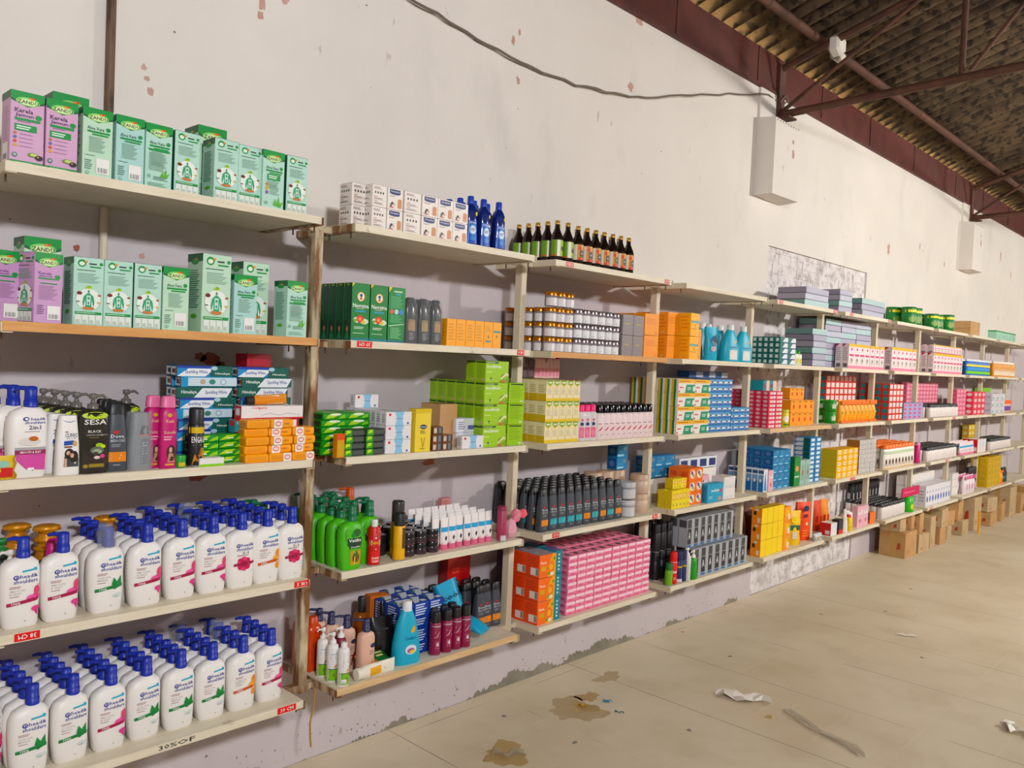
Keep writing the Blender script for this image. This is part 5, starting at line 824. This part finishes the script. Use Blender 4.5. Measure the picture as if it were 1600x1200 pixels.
 redwhite=('bandage_box', 'red and white box', 'box', cb('box', '#ece6e4', [P([(.0, .3), (1, .6), (1, 1), (0, .8)], '#dfe4ec')], [R(0, 0, 1, 1, '#c8142c'), R(.5, .1, .9, .4, '#e8dcdc')])),
 orangesmall=('small_orange_box', 'small orange box', 'box', cb('box', '#ee7a14', [], [R(.5, .3, 1, 1, '#4a5a7a')])),
 greenjar=('powder_jar', 'green jar, yellow band', 'jar', lambda w, d, h: jar('powder_jar', min(w, .15)*.48, h, '#0f7a38', '#0c7030', [R(0, .82, 1, .98, '#e8dc1c'), El(.4, .4, .25, .2, '#7a9a4a'), R(.7, .1, .95, .6, '#d8dccc')], .13)),
 cardbox=('cardboard_box', 'brown cardboard box on the top shelf', 'cardboard box', lambda w, d, h: carton('cardboard_box', w, .3, h, CARD, [], [R(0, .45, 1, .5, '#a87a48')])),
 greensmall=('juice_carton', 'pale green juice carton', 'carton', cb('juice_carton', '#a9d4c0', [R(0, .86, 1, 1, '#12964a'), N(.2, .2, .8, .7, 6, '#7fae98')], [R(0, .86, 1, 1, '#12964a')])),
 bluegreenpack=('cleaner_bottle', 'blue bottle, green-yellow band', 'bottle', rnd('cleaner_bottle', 'tall', '#1466b4', '#e8ecee', [R(0, .62, 1, .76, '#e8d81c'), R(0, .1, 1, .3, '#7ac81c'), El(.5, .45, .25, .1, '#4a9ad8')], .12)),
 yellowbottle=('cleaner_bottle', 'amber bottle, white cap', 'bottle', rnd('cleaner_bottle', 'tall', '#d8921c', '#ece8e2', [P([(.3, .1), (.45, .6), (.6, .3), (.75, .7), (.8, .1)], '#e8dcc8')], .14)),
 bluelilac=('lilac_box', 'lilac-blue toothpaste carton', 'box', cb('box', '#a0a8d8', [R(.1, .2, .6, .8, '#d85a6a')], [R(0, 0, 1, 1, '#3fb0c8')])),
 whiteblackcap=('capped_bottle', 'white bottle, black cap', 'bottle', rnd('lotion_bottle', 'tall', '#e8dfdc', '#26282a', [N(.15, .2, .85, .7, 4, '#c4b8b8'), R(0, .0, 1, .05, '#3a3434')], .2, .48, 'cyl', .8)),
 pinkcube=('pink_soap_box', 'pink soap box', 'soap box', cb('box', '#d8708c', [R(.15, .2, .85, .8, '#e8a4b4')], [R(.15, .2, .85, .8, '#c05a78')])),
 redpink=('red_pink_box', 'red-pink box, white swirl', 'box', cb('box', '#dc4a5c', [El(.5, .5, .3, .3, '#f0d4d4')], [El(.5, .5, .3, .3, '#f0d4d4')])),
 whitemix=('mixed_carton', 'white carton with green panel', 'box', cb('box', '#d8d4dc', [R(.1, .1, .5, .5, '#8fc4ac')], [R(.2, .2, .8, .7, '#b8b4c8')])),
 orangewhite=('cleaner_bottle', 'orange striped packet', 'packet', lambda w, d, h: pouch('packet', w*.9, h, .06, '#e8b8a8', [R(0, .7, 1, 1, '#ee6a14'), El(.5, .35, .3, .2, '#6a4a9c')])),
 greenlime=('lime_box', 'lime green soap box', 'box', cb('box', '#84c40c', [], [])),
 orangecap=('oil_bottle', 'white bottle, orange cap', 'bottle', rnd('oil_bottle', 'tall', '#ece8e0', '#f07c14', [P([(.2, .1), (.4, .5), (.6, .45), (.8, .1)], '#b8a898'), R(0, .7, 1, .85, '#c4d0b4'), R(0, .0, 1, .06, '#d8a83a'), El(.5, .35, .12, .12, '#4a2a24')], .15, .48, 'cyl', .9)),
 magenta=('talc_can', 'slim magenta can', 'spray can', lambda w, d, h: aerosol('talc_can', .03, h, '#c02a70', '#d88aa8', [], .03)),
 pinktube=('cream_tube', 'white-pink tube, blue band', 'tube', lambda w, d, h: tube_('cream_tube', min(w, .06), h, '#f0e0e2', '#dc8aa0', TU, .026)),
 goldbox=('golden_box', 'golden yellow small box', 'box', cb('box', '#dcb81c', [El(.5, .5, .3, .3, '#ece0a8')], [El(.5, .5, .3, .3, '#ece0a8')])),
 silvercan=('deodorant_can', 'silver can, black cap', 'deodorant', lambda w, d, h: aerosol('deodorant_can', .032, h, '#b8b2b6', '#1c1a1e', [R(.0, 0, .35, 1, '#2a282c')], h*.3)),
 greencup=('cup', 'bright green cup', 'cup', lambda w, d, h: jar('cup', .06, h, '#3cae14', '#44b81a', [El(.6, .4, .2, .2, '#c9d83a')], .1)),
 bluewhitepack=('figure_packet', 'white packet, blue figures', 'packet', cb('packet', '#e8e4ea', [El(.5, .35, .25, .15, '#3f6ab0'), El(.5, .7, .15, .06, '#8a9ac0'), R(0, 0, 1, .04, '#c9c4cc')], [N(.1, .2, .9, .8, 4, '#b8b4c0')])),
 pinkpouch=('pouch', 'white-pink pouch', 'packet', lambda w, d, h: pouch('pouch', w*.9, h, .07, '#ecdfe4', [R(0, .8, 1, 1, '#dc6a9c'), El(.5, .4, .25, .15, '#e0a8b8')])),
 goldpack=('packet', 'golden wrapped pack', 'packet', cb('packet', '#d2ae1c', [N(.1, .2, .9, .8, 3, '#a88a14')], [N(.1, .2, .9, .8, 3, '#a88a14')])),
 darkbottle=('shampoo_bottle', 'dark bottle, coloured base', 'bottle', rnd('shampoo_bottle', 'tall', '#1a2a30', '#141416', [R(0, 0, 1, .5, '#1f8ab4')], .2)),
 orangebox=('tea_carton', 'orange juice soap carton', 'carton', cb('soap_box', '#f2740c', [T(.08, .6, .42, .72, 'Fiama', '#f6ead8'), P([(.55, .0), (1, .0), (1, 1), (.8, 1), (.5, .5)], '#f0a81c'), El(.72, .42, .2, .26, '#ee7a10'), El(.72, .42, .12, .15, '#f5b04a'), El(.9, .78, .06, .08, '#5a9a2c'), El(.6, .15, .06, .07, '#5a9a2c'), El(.78, .12, .12, .08, '#f0e4c8'), R(.1, .3, .4, .5, '#d8a82a')], [R(0, 0, 1, 1, '#e2520c'), N(.1, .4, .9, .9, 5, '#c84208'), R(.35, .1, .95, .42, '#e8e0da'), R(.75, .12, .93, .4, '#8a8480')], [R(0, 0, 1, 1, '#7f92a8'), El(.5, .5, .35, .25, '#c9b4a4'), El(.5, .5, .22, .14, '#9a7a6a')])),
 tealside=('tea_carton', 'teal boxed soap carton', 'carton', cb('soap_box', '#0f7f8c', [T(.3, .1, .7, .9, 'SOAP', '#cfe6e8') if 0 else N(.35, .1, .65, .9, 5, '#cfe6e8')], [R(0, 0, 1, 1, '#12889a')], [R(0, 0, 1, 1, '#3f6a9c'), R(.3, .3, .9, .8, '#7a3f9c')])),
)
# (style, level, x0, x1, front face from wall, height, columns, rows, layers, row pitch, lift above shelf)
BLK = [
('greenbottle','A',2.555,2.72,.385,.212,2,5,1,.068,0),('brownbottle','A',2.728,3.26,.385,.208,7,2,1,.07,0),
('honeyjar','B',2.53,2.735,.39,.228,3,5,3,.069,0),('silverjar','B',2.745,3.146,.39,.235,6,3,3,.066,0),('honeyjar','B',2.53,2.735,.39,.078,3,1,1,.068,.231),
('greyblister','B',3.15,3.355,.39,.234,2,1,2,.1,0),('yelbox','B',3.41,3.56,.36,.259,1,4,2,.08,0),
('yelwhite','C',2.525,2.80,.39,.322,5,5,3,.06,0),('pinkcapback','C',2.654,2.87,.2,.13,7,1,1,.06,.325),('darkcube','C',2.535,2.64,.2,.1,2,1,2,.06,.325),('pinkcapback','C',2.97,3.13,.14,.32,5,1,1,.06,0),
('pinkbottle','C',2.815,2.965,.395,.196,3,1,1,.06,0),('lotionbox','C',2.982,3.515,.39,.194,10,5,1,.05,0),
('tpwhitegreen','C',3.765,4.15,.385,.343,2,7,4,.05,0),('tpbluewhite','C',4.17,4.46,.37,.348,4,1,8,.14,0),('tpbluewhite','C',4.47,4.72,.37,.157,3,1,4,.14,0),('redcube','C',4.6,4.79,.14,.26,4,1,5,.06,0),('bluewhite2','C',4.19,4.7,.2,.045,3,1,1,.1,.35),
('ybox','B',3.88,3.985,.38,.293,1,4,2,.08,0),('yelbox','B',3.745,3.87,.3,.29,1,3,2,.08,0),('yelbox','B',4.0,4.1,.33,.2,1,2,1,.1,0),
('beigecup','D',3.45,3.57,.36,.23,1,1,2,.11,0),('beigecup','D',3.2,3.55,.20,.24,3,1,1,.11,0),('silvercup','D',3.26,3.37,.385,.209,1,1,2,.06,0),
('bluebox','D',3.76,4.1,.18,.14,3,1,2,.09,.16),('whitebox','D',3.76,4.1,.18,.155,3,1,1,.09,0),('bluebox','D',3.435,3.545,.19,.15,1,1,2,.08,.2401),
('yellowbox','D',3.745,3.96,.39,.115,5,2,1,.05,0),('yellowbox','D',3.80,3.96,.36,.064,3,1,1,.06,.116),
('orangecube','D',3.975,4.14,.37,.235,2,2,3,.08,0),('tealbox','D',4.15,4.36,.40,.125,1,1,1,.06,0),('whitebox','D',4.4,4.56,.38,.151,1,1,2,.1,0),('navybox','D',4.2,4.7,.15,.08,4,1,1,.05,.18),('whitebox','D',4.2,4.7,.15,.178,3,1,1,.08,0),('pinkbox','D',4.25,4.38,.28,.16,1,1,1,.1,0),
('orangebox','E',2.53,2.66,.395,.364,1,2,3,.095,0),('tealside','E',2.665,2.72,.395,.37,1,2,3,.12,0),('redbox','E',2.18,2.34,.085,.36,1,1,2,.08,0),('purplebox','E',2.525,2.62,.19,.34,1,1,2,.1,0),
('pinksoap','E',2.775,3.55,.385,.32,10,4,9,.08,0),
('gdeo','E',4.05,4.76,.39,.19,8,2,1,.07,0),('gdeo','E',4.0,4.5,.36,.19,6,2,1,.07,.193),('blackdeo','E',3.77,3.98,.29,.36,3,3,2,.07,0),('gdeo','E',4.5,4.6,.36,.19,1,1,1,.07,.193),
('greybox','A',5.5,5.93,.38,.146,1,1,3,.28,0),('greybox','A',6.2,6.46,.36,.19,1,1,4,.25,0),('greybox','A',6.6,7.2,.38,.15,1,1,3,.25,0),
('tealtp','B',5.12,5.38,.38,.203,2,6,5,.045,0),('greenbottle2','B',5.46,5.58,.35,.117,2,1,1,.05,0),('greybox','B',5.72,5.99,.36,.30,1,1,6,.3,0),('greybox','B',6.2,7.22,.25,.41,3,1,8,.2,0),
('whitepink','B',6.4,7.22,.385,.213,7,2,1,.06,0),('whitepink','B',7.42,8.1,.385,.225,6,4,1,.07,0),
('redsoap','C',4.98,5.2,.385,.27,2,6,9,.055,0),('tealbig','C',4.985,5.2,.33,.075,2,1,1,.12,.271),('yeltin','C',5.24,5.34,.39,.135,1,1,1,.07,0),('orangemed','C',5.44,5.86,.34,.199,4,1,2,.08,0),('orangemed','C',5.5,5.75,.3,.09,3,1,1,.08,.201),
('greentin','C',6.18,6.3,.37,.2,1,2,2,.11,0),('orangepack','C',6.36,7.17,.37,.198,9,1,1,.08,0),('tealred','C',6.5,7.18,.16,.40,7,1,7,.06,0),
('bluewhitebox','D',4.97,5.03,.385,.166,1,6,1,.048,0),('pinkbox','D',5.04,5.12,.385,.155,1,1,1,.05,0),('bluebox','D',5.16,5.45,.36,.291,3,3,5,.09,0),('greencarton','D',5.47,5.56,.385,.23,1,1,1,.05,0),('clearpack','D',5.57,5.75,.385,.2,2,1,1,.05,0),('tpstack','D',5.78,6.0,.36,.361,2,1,10,.16,0),
('yellowpack','D',6.28,6.74,.38,.243,4,1,5,.12,0),('silverbox','D',6.82,7.22,.36,.298,3,1,7,.1,0),
('yellowcarton','E',4.97,5.33,.385,.357,4,1,3,.08,0),('orangecarton','E',5.34,5.45,.385,.33,1,1,3,.06,0),
('redwhite','E',6.22,6.34,.39,.105,1,1,1,.1,0),('pinkbox','E',6.8,7.05,.385,.19,2,1,1,.05,0),('orangesmall','E',7.1,7.22,.385,.103,1,1,1,.05,0),
('greenjar','A',8.08,8.42,.34,.19,2,2,1,.15,0),('greenjar','A',8.66,8.97,.38,.16,2,2,1,.15,0),('greenjar','A',9.1,9.27,.38,.18,1,1,1,.1,0),('cardbox','A',9.95,10.35,.36,.165,1,1,1,.3,0),('greensmall','A',11.1,12.1,.36,.12,8,1,1,.1,0),
('whitepink','B',8.63,9.66,.385,.214,9,4,1,.06,0),('whitepink','B',8.68,9.66,.37,.084,9,3,1,.07,.216),('bluegreenpack','B',9.92,10.85,.385,.192,12,3,1,.07,0),('yellowbottle','B',11.06,12.1,.385,.2,14,2,1,.07,0),
('tealred','C',7.42,7.8,.38,.344,4,4,6,.07,0),('bluelilac','C',7.83,8.4,.38,.159,4,1,4,.1,0),('whiteblackcap','C',8.66,9.62,.385,.14,14,4,1,.06,0),('pinkcube','C',8.63,9.68,.14,.36,10,1,8,.06,0),('pinkcube','C',9.84,10.2,.3,.3,3,1,6,.06,0),
('redpink','C',10.25,10.75,.37,.275,3,1,4,.1,0),('whitemix','C',11.06,11.7,.37,.253,3,1,3,.1,0),('orangewhite','C',11.75,12.1,.37,.166,4,1,1,.1,0),('greenlime','C',11.6,12.1,.1,.06,3,1,1,.08,.255),
('orangecap','D',7.44,8.25,.385,.232,9,4,1,.08,0),('magenta','D',8.33,8.4,.385,.22,1,1,1,.05,0),('whiteblackcap','D',8.65,9.66,.385,.15,14,5,1,.06,0),('pinktube','D',9.85,10.4,.385,.153,9,3,1,.06,0),('redwhite','D',10.5,10.88,.38,.16,3,2,1,.08,0),('whiteblackcap','D',11.1,12.1,.385,.14,14,4,1,.06,0),('goldbox','D',11.1,11.6,.12,.3,4,1,4,.08,0),
('whiteblackcap','E',7.42,8.05,.385,.15,10,6,1,.06,0),('silvercan','E',7.45,8.2,.08,.3,9,1,1,.06,0),('greencup','E',8.12,8.26,.385,.16,1,1,1,.07,0),('bluewhitepack','E',8.66,9.5,.385,.22,9,2,1,.08,0),('whitebox','E',8.65,9.6,.18,.3,7,1,3,.1,0),
('whitebox','E',9.86,10.1,.3,.255,2,1,3,.1,0),('pinkpouch','E',10.12,10.55,.38,.22,4,2,1,.08,0),('silvercan','E',10.6,10.9,.3,.28,4,1,1,.07,0),('goldpack','E',11.08,11.7,.37,.38,4,2,5,.1,0),('orangepack','E',11.72,11.9,.37,.178,2,1,1,.08,0),('darkbottle','E',11.92,12.12,.37,.2,3,2,1,.08,0)]
MK_ = '#cbb09c'
S['beigecup'] = ('paper_cup_pack', 'beige round carton', 'box', lambda w, d, h: jar('box', w*.48, h, MK_, '#c4a68e', [N(.2, .2, .8, .5, 2, '#b0947e')], .3))
S['silvercup'] = ('cup', 'silver-lidded grey tub', 'jar', lambda w, d, h: jar('jar', w*.48, h*.97, '#8f8f92', '#b9b8ba', [R(.1, .1, .9, .85, '#c9c8ca')], .3))
S['redbox'] = ('soap_box', 'deep red box at the back', 'box', cb('box', '#b01c1c', [N(.2, .4, .6, .6, 2, '#c84a3a')], [R(0, 0, 1, 1, '#961418')]))
S['purplebox'] = ('soap_box', 'dark purple box at the back', 'box', cb('box', '#42204c', [N(.2, .4, .8, .7, 3, '#6a4a78')], [R(0, 0, 1, 1, '#3a1c44')]))
ROUND = {'glass_jar', 'juice_bottle', 'lotion_bottle', 'cleaner_bottle', 'powder_jar', 'tin', 'oil_bottle', 'cup'}
SEEN = {}
for st, L, x0, x1, d, H, nx, ny, nz, py, lift in BLK:
    nm, ds, ct, mk = S[st]; cwid = (x1-x0)/nx; ch = H/nz
    dep = {'greybox': .24, 'tpstack': .14, 'tpbluewhite': .13, 'cardbox': .3, 'silverbox': .12, 'yellowpack': .14, 'tealside': .11}.get(st, py if ny > 1 else min(py, d-.02))*.96
    p = mk(cwid*.975, dep, ch*.985); p = (nm, p[1])
    rz = -.45 if nm in ROUND else 0
    pk_ = None; key = (st, L, bay((x0+x1)/2)); no = SEEN.get(key, 0); SEEN[key] = no+1
    pre = '' if no == 0 else 'upper ' if lift > 0 or (st == 'gdeo' and no == 1) else 'rear ' if d < .3 else 'other ' ; pre = 'outer ' if (no == 2 or (st, x0) == ('pinkcapback', 2.97)) else pre
    ds0 = ds; ds = pre + ds if not callable(ds) else ds
    if st == 'greybox': alt = [(nm, cb('flat_box', c_, [R(0, 0, 1, .12, '#5f6876')], [R(0, 0, 1, 1, c2_), R(0, 0, 1, .12, '#3f4650')])(cwid*.96, dep, ch*.985)[1]) for c_, c2_ in (('#a9c4c6', '#6f9490'), ('#a9a6ba', '#8a8494'))]; pk_ = lambda i, j, k: ([p] + alt)[(k*2+i+int(x0*10)) % 3]; ds = (lambda pre, x0: lambda i, j, k: pre + ('flat grey-lilac gift box', 'flat pale-teal gift box', 'flat dusky-lilac gift box')[(k*2+i+int(x0*10)) % 3])(pre, x0)
    grid(p, x0, x1, d, LV[L]+lift, nx, ny, nz, py if ny > 1 else dep, ch, ds, ct, '%s, %s' % (ds0, LN[L]), L, pick=pk_, rz=rz, jit=.04 if nz == 1 else .05 if st in ('pinksoap', 'greybox') else .015, full=st in ('tealred', 'bluebox'), where='%s, %s' % (LN[L], bay((x0+x1)/2)))
# charcoal shampoo crowd on the fourth shelf, third bay
grid(DVT, 2.54, 3.25, .385, LV['D'], 10, 6, 1, .06, 0, 'charcoal shampoo bottle', 'shampoo bottle', 'charcoal shampoos on the fourth shelf', 'D', jit=.06, pick=lambda i, j, k: DVO if (i*7+j*3) % 10 in (0, 3, 5, 9) else DVT)
# single things among the stock
cfj = bottle('fabric_conditioner_bottle', 'cone', .215, .078, .04, '#33abc6', [P([(.5, .6), (.75, .68), (.8, .62), (.6, .58)], '#e8a81c'), T(.25, .42, .75, .5, 'Comfort', '#1a5aa0'), R(.3, .06, .75, .36, '#e2dcd8'), N(.35, .3, .7, .34, 1, '#2a2a2e'), El(.9, .55, .08, .14, '#1a8fae')], ('cyl', .024, .035), '#e8ebea')
for i, (x, y, r0) in enumerate([(4.43, -.35, -.3), (4.63, -.34, -.3), (4.25, -.24, 0), (4.4, -.2, 0), (4.56, -.2, 0)]): put(cfj, (x, y, LV['B']), r0, 'large sky-blue conditioner bottle, fourth bay second shelf, %s' % ['front left', 'front right', 'back left', 'back middle', 'back right'][i], 'bottle', 'large sky-blue conditioner bottles')
put(pouch('refill_pouch', .12, .22, .05, '#2aa8c8', [P([(.3, .6), (.7, .8), (.8, .5), (.5, .4)], '#1c3a5c'), El(.5, .35, .2, .08, '#c8a8b0')]), (4.2, -.34, LV['B']), -.3, 'blue patterned refill pouch beside the yellow cartons, second shelf', 'pouch')
for i, (x, c, cc, h, it, l) in enumerate([(3.765, '#6fae24', '#0f6a2a', .14, [], 'green round bottle, leftmost in front on the bottom shelf, fourth bay'), (3.815, '#e01c1c', '#e01c1c', .205, [R(0, .98, 1, 1, '#f0e4e4'), T(.25, .5, .7, .62, 'M', '#f4eaea'), N(.3, .2, .7, .35, 2, '#f0b0b0')], 'bright red can with letter M, bottom shelf, fourth bay'),
    (3.875, '#1c2a5c', '#141f4c', .2, [R(.0, .7, 1, .78, '#b8a03a'), R(0, .05, 1, .2, '#e0e0e4'), N(.1, .25, .9, .6, 5, '#8f9ac0')], 'navy spray can with gold ring, first of two'), (3.925, '#1c2a5c', '#141f4c', .2, [R(.0, .7, 1, .78, '#b8a03a')], 'navy spray can with gold ring, second of two')]): put(aerosol('spray_can', .024, h, c, cc, it, h*.3), (x, -.385, LV['E']), -.5, l, 'spray can')
put(bottle('lotion_bottle', 'round', .16, .024, .024, '#e6e2dc', [N(.2, .3, .8, .7, 3, '#b0aca6')], ('slim', .015, .03), '#ece8e2'), (3.975, -.385, LV['E']), 0, 'white pump bottle between navy cans and green pump bottle', 'lotion bottle')
put(bottle('lotion_bottle', 'tall', .14, .032, .022, '#18921c', [], ('slim', .015, .03), '#ece8e2'), (4.03, -.395, LV['E']), 0, 'vivid green bottle with white pump, bottom shelf, fourth bay', 'lotion bottle')
JB = mat('#c9ae7c', .2)
for i, (x, y) in enumerate([(4.72, -.19), (4.62, -.12), (4.98, -.2), (4.99, -.1)]): put(jar('glass_jar', .045, .17, JB, '#1f1c1c', [N(.1, .2, .9, .8, 4, '#a88c5a')], .14), (x, y, LV['E']+ (.193 if 0 else 0)), 0, 'tall tan powder jar, black lid, bottom shelf, %s' % ['left of the fourth post', 'behind, left of the post', 'right of the fourth post', 'by the wall, right of the post'][i], 'jar')
put(pouch('refill_pouch', .16, .27, .07, '#f2c410', [R(.2, .45, .8, .6, '#1f6a4a'), R(.35, .2, .65, .4, '#d8d4c4'), El(.5, .75, .25, .1, '#f6dc4a')]), (5.6, -.33, LV['E']), -.5, 'yellow refill pouch with green band, bottom shelf, fifth bay', 'pouch')
put(pouch('refill_pouch', .15, .31, .07, '#f05a10', [El(.5, .85, .18, .08, '#2a2c5c'), El(.5, .66, .12, .05, '#5a3a4a'), El(.55, .45, .08, .04, '#e8dccc'), N(.3, .1, .7, .3, 3, '#f08a4a')]), (5.86, -.30, LV['E']), -.5, 'tall orange cleaning pouch right of the yellow one', 'pouch')
put(pouch('sachet_pack', .14, .06, .05, '#c8cfd0', [El(.3, .5, .1, .2, '#e0a83a'), El(.6, .5, .1, .2, '#5a9ac0')]), (5.95, -.39, LV['E']), -.1, 'multi-coloured sachet bundle before the orange pouch', 'packet')
for i, (x, y, c, cc) in enumerate([(5.15, -.18, '#5c2420', '#3a1814'), (5.3, -.16, '#c9901c', '#a8741a'), (5.5, -.14, '#4a3c38', '#2a2422'), (6.35, -.2, '#cf4a1c', '#a8281c'), (6.5, -.2, '#e8901c', '#c82c2c')]): put(pouch('refill_pouch', .13, .3 if i < 3 else .26, .06, c, [R(.2, .3, .8, .5, cc)]), (x, y, LV['E']), -.2, ['dark red pouch at the back above the yellow cartons', 'amber pouch at the back behind the yellow cartons', 'grey-brown pouch at the back, bottom shelf', 'red and orange pouch at the back, sixth bay bottom shelf', 'orange pouch with red panel, sixth bay bottom shelf'][i], 'pouch')
put(carton('box', .09, .06, .12, '#1f1c20', [R(0, 0, 1, .3, '#d8381c')]), (6.4, -.37, LV['E']), 0, 'black and red box right of the red and white one', 'box')
put(bottle('cleaner_bottle', 'cone', .17, .03, .025, '#f0ece6', [P([(.2, .0), (.8, .0), (.65, .7), (.5, .85), (.35, .7)], '#12962a')], ('cyl', .012, .03), '#f0ece6'), (6.5, -.385, LV['E']), -.5, 'white bottle with green cone mark, sixth bay bottom shelf', 'bottle')
put(bottle('cleaner_bottle', 'tall', .12, .035, .03, '#e8c81c', [R(0, .85, 1, 1, '#d8321c')], ('cyl', .02, .02), '#d8321c'), (6.6, -.385, LV['E']), 0, 'small yellow bottle with red cap, sixth bay bottom shelf', 'bottle')
for i in range(3): put(tu, (6.68+.04*i, -.37+.03*i, LV['E']), -.3, 'white and pink tube, sixth bay bottom shelf, %s from left' % OR[i], 'tube')
put(carton('display_sign', .5, .01, .09, '#c42a5c', [N(.1, .4, .9, .6, 1, '#e08aa8')]), (8.12, -.40, LV['E']+.17), 0, 'magenta paper strip above the green cup, bottom shelf', 'sign')
# ---------------------------------------------------------------- cartons on the floor, paper on the tiles
CB2 = m_brown('pale_kraft_card', '#b59a72', '#c4aa82', .75)
def kbox(w, d, h, m_=None, open_=False):
    b = M().cbox(-w/2, w/2, -d/2, d/2, 0, h, .004, m_ or CARD)
    b.deco([R(.42, .0, .58, 1, '#b8965f'), P([(.66, .3), (.82, .35), (.8, .6), (.7, .55)], '#a8442c')], face('L', w, d, h)); b.deco([R(.44, 0, .56, 1, '#c4a878')], face('T', w, d, h)); b.deco([N(.15, .15, .5, .3, 2, '#8a5a34')], face('F', w, d, h))
    ps = [('box', b.mesh('box'))]
    if open_:
        q = M()
        for s in (-1, 1): q.add([(s*w/2, -d/2, h), (s*w/2, d/2, h), (s*(w/2+.05), d/2, h+.01), (s*(w/2+.05), -d/2, h+.01)], [(0, 1, 2, 3)], m_ or CARD)
        f_ = q.mesh('flap'); ps.append(('flap', f_))
    return ('cardboard_box', ps)
boxes = [(8.36, -.23, 0, .34, .26, .26, 0, 'big plain carton on the floor, nearest the viewer, under the shelves'), (8.27, -.2, .262, .2, .2, .13, .05, 'small carton lying on the big nearest carton, left side'), (8.47, -.22, .262, .14, .22, .18, .1, 'upright carton on the big nearest carton, right side'),
 (8.72, -.25, 0, .25, .26, .2, -.1, 'low carton just beyond the nearest pile'), (8.75, -.22, .202, .24, .22, .2, .15, 'slanting carton on the low one, second pile'), (9.05, -.22, 0, .2, .28, .34, .05, 'tall reddish printed carton, third pile'), (9.38, -.24, 0, .2, .26, .19, 0, 'lower carton of the fourth pile'), (9.4, -.24, .192, .26, .27, .2, .06, 'upper carton of the fourth pile'),
 (9.38, -.17, .394, .22, .2, .05, .1, 'flattened carton on top of the fourth pile'), (9.77, -.2, 0, .26, .25, .15, .1, 'small crushed carton on the floor, fifth pile'), (9.78, -.2, .152, .25, .25, .17, -.2, 'carton on the crushed one, fifth pile'), (10.2, -.25, 0, .24, .26, .17, 0, 'orange-brown small carton standing apart on the floor'), (10.2, -.2, .172, .3, .24, .22, .1, 'carton behind and above the orange-brown one'),
 (10.75, -.2, 0, .3, .34, .40, 0, 'tall tan carton standing on the floor near the far end'), (11.3, -.27, 0, .4, .3, .17, .05, 'lower far carton right of the tall tan one'), (11.3, -.27, .172, .32, .26, .18, -.1, 'upper far carton right of the tall tan one'), (11.8, -.27, 0, .3, .28, .24, .1, 'far carton, sixth heap'), (12.35, -.25, 0, .35, .3, .4, 0, 'far tall carton pile by the end of the shelves'), (12.9, -.25, 0, .4, .3, .25, .1, 'far low carton beyond the shelves'), (12.8, -.15, .252, .35, .3, .2, 0, 'far carton stacked beyond the shelves'), (13.6, -.25, 0, .35, .3, .3, 0, 'carton farthest away by the wall')]
for i, (x, y, z, w_, d, h, rz, lb) in enumerate(boxes): put(kbox(w_, d, h, CARD if i % 2 == 0 else CB2, i in (2, 4, 7, 10)), (x, y, z), rz, lb, 'cardboard box', 'cardboard boxes under the shelves')
tag(part('yellow_strip', M().box(10.43, 10.46, -.47, -.45, 0, .27, '#e0a81c')), 'thin yellow strip leaning by the small floor carton', 'strip')
put(jar('paint_tub', .08, .16, '#e8e0d8', '#e0601c', [], .25), (13.1, -.55, 0), 0, 'white tub with orange lid on the floor at the far end', 'tub')
def scrap(nm, pts, m_, lb, cat):
    b = M(); q = random.Random(len(lb)); n = 7; vs = []
    (x0, y0), (x1, y1), wd = pts
    L_ = math.hypot(x1-x0, y1-y0); ux, uy = (x1-x0)/L_, (y1-y0)/L_
    for i in range(n):
        for j in range(4):
            t = i/(n-1) + q.uniform(-.05, .05); s_ = (j/3-.5)*wd*(1+q.uniform(-.35, .3)) + wd*.3*math.sin(i*1.7); vs.append((x0+ux*L_*t-uy*s_, y0+uy*L_*t+ux*s_, .003+q.uniform(0, min(.035, wd*.35))))
    b.add(vs, [(i*4+j, (i+1)*4+j, (i+1)*4+j+1, i*4+j+1) for i in range(n-1) for j in range(3)], m_)
    tag(part(nm, b), lb, cat)
PW = mat('#e6e0d4', .5); CLW = mat('#c9bfae', .2, 0, .55, 'clear')
scrap('paper_scrap', ((3.57, -.86), (3.72, -1.12), .09), PW, 'crumpled white paper scrap lying on the tiles', 'paper')
scrap('plastic_strip', ((3.66, -1.22), (3.45, -1.72), .05), CLW, 'long clear plastic strip trailing from the white scrap', 'plastic')
scrap('paper_scrap', ((4.42, -2.1), (4.36, -2.26), .09), PW, 'white paper scrap at the right edge of the floor', 'paper')
scrap('paper_scrap', ((5.56, -1.17), (5.63, -1.28), .03), PW, 'thin white paper curl far out on the tiles', 'paper')
scrap('wrapper', ((2.99, -.5), (3.03, -.53), .025), mat('#2a86b8', .3), 'tiny blue wrapper beside the brown stain', 'wrapper')
scrap('wrapper', ((2.84, -.45), (2.87, -.48), .03), mat('#c8a02c', .25, .4), 'tiny golden wrapper lying in the brown stain', 'wrapper')
scrap('wrapper', ((2.93, -.62), (2.96, -.66), .018), mat('#3a6a6a', .3), 'tiny dark teal wrapper right of the stain', 'wrapper')
scrap('plastic_strip', ((2.1, -.53), (2.22, -.62), .06), CLW, 'clear crumpled film lying in the nearest brown stain', 'plastic')
scrap('wrapper', ((4.35, -.14), (4.37, -.15), .015), mat('#c8501c', .5), 'tiny orange scrap near the wall foot', 'wrapper')
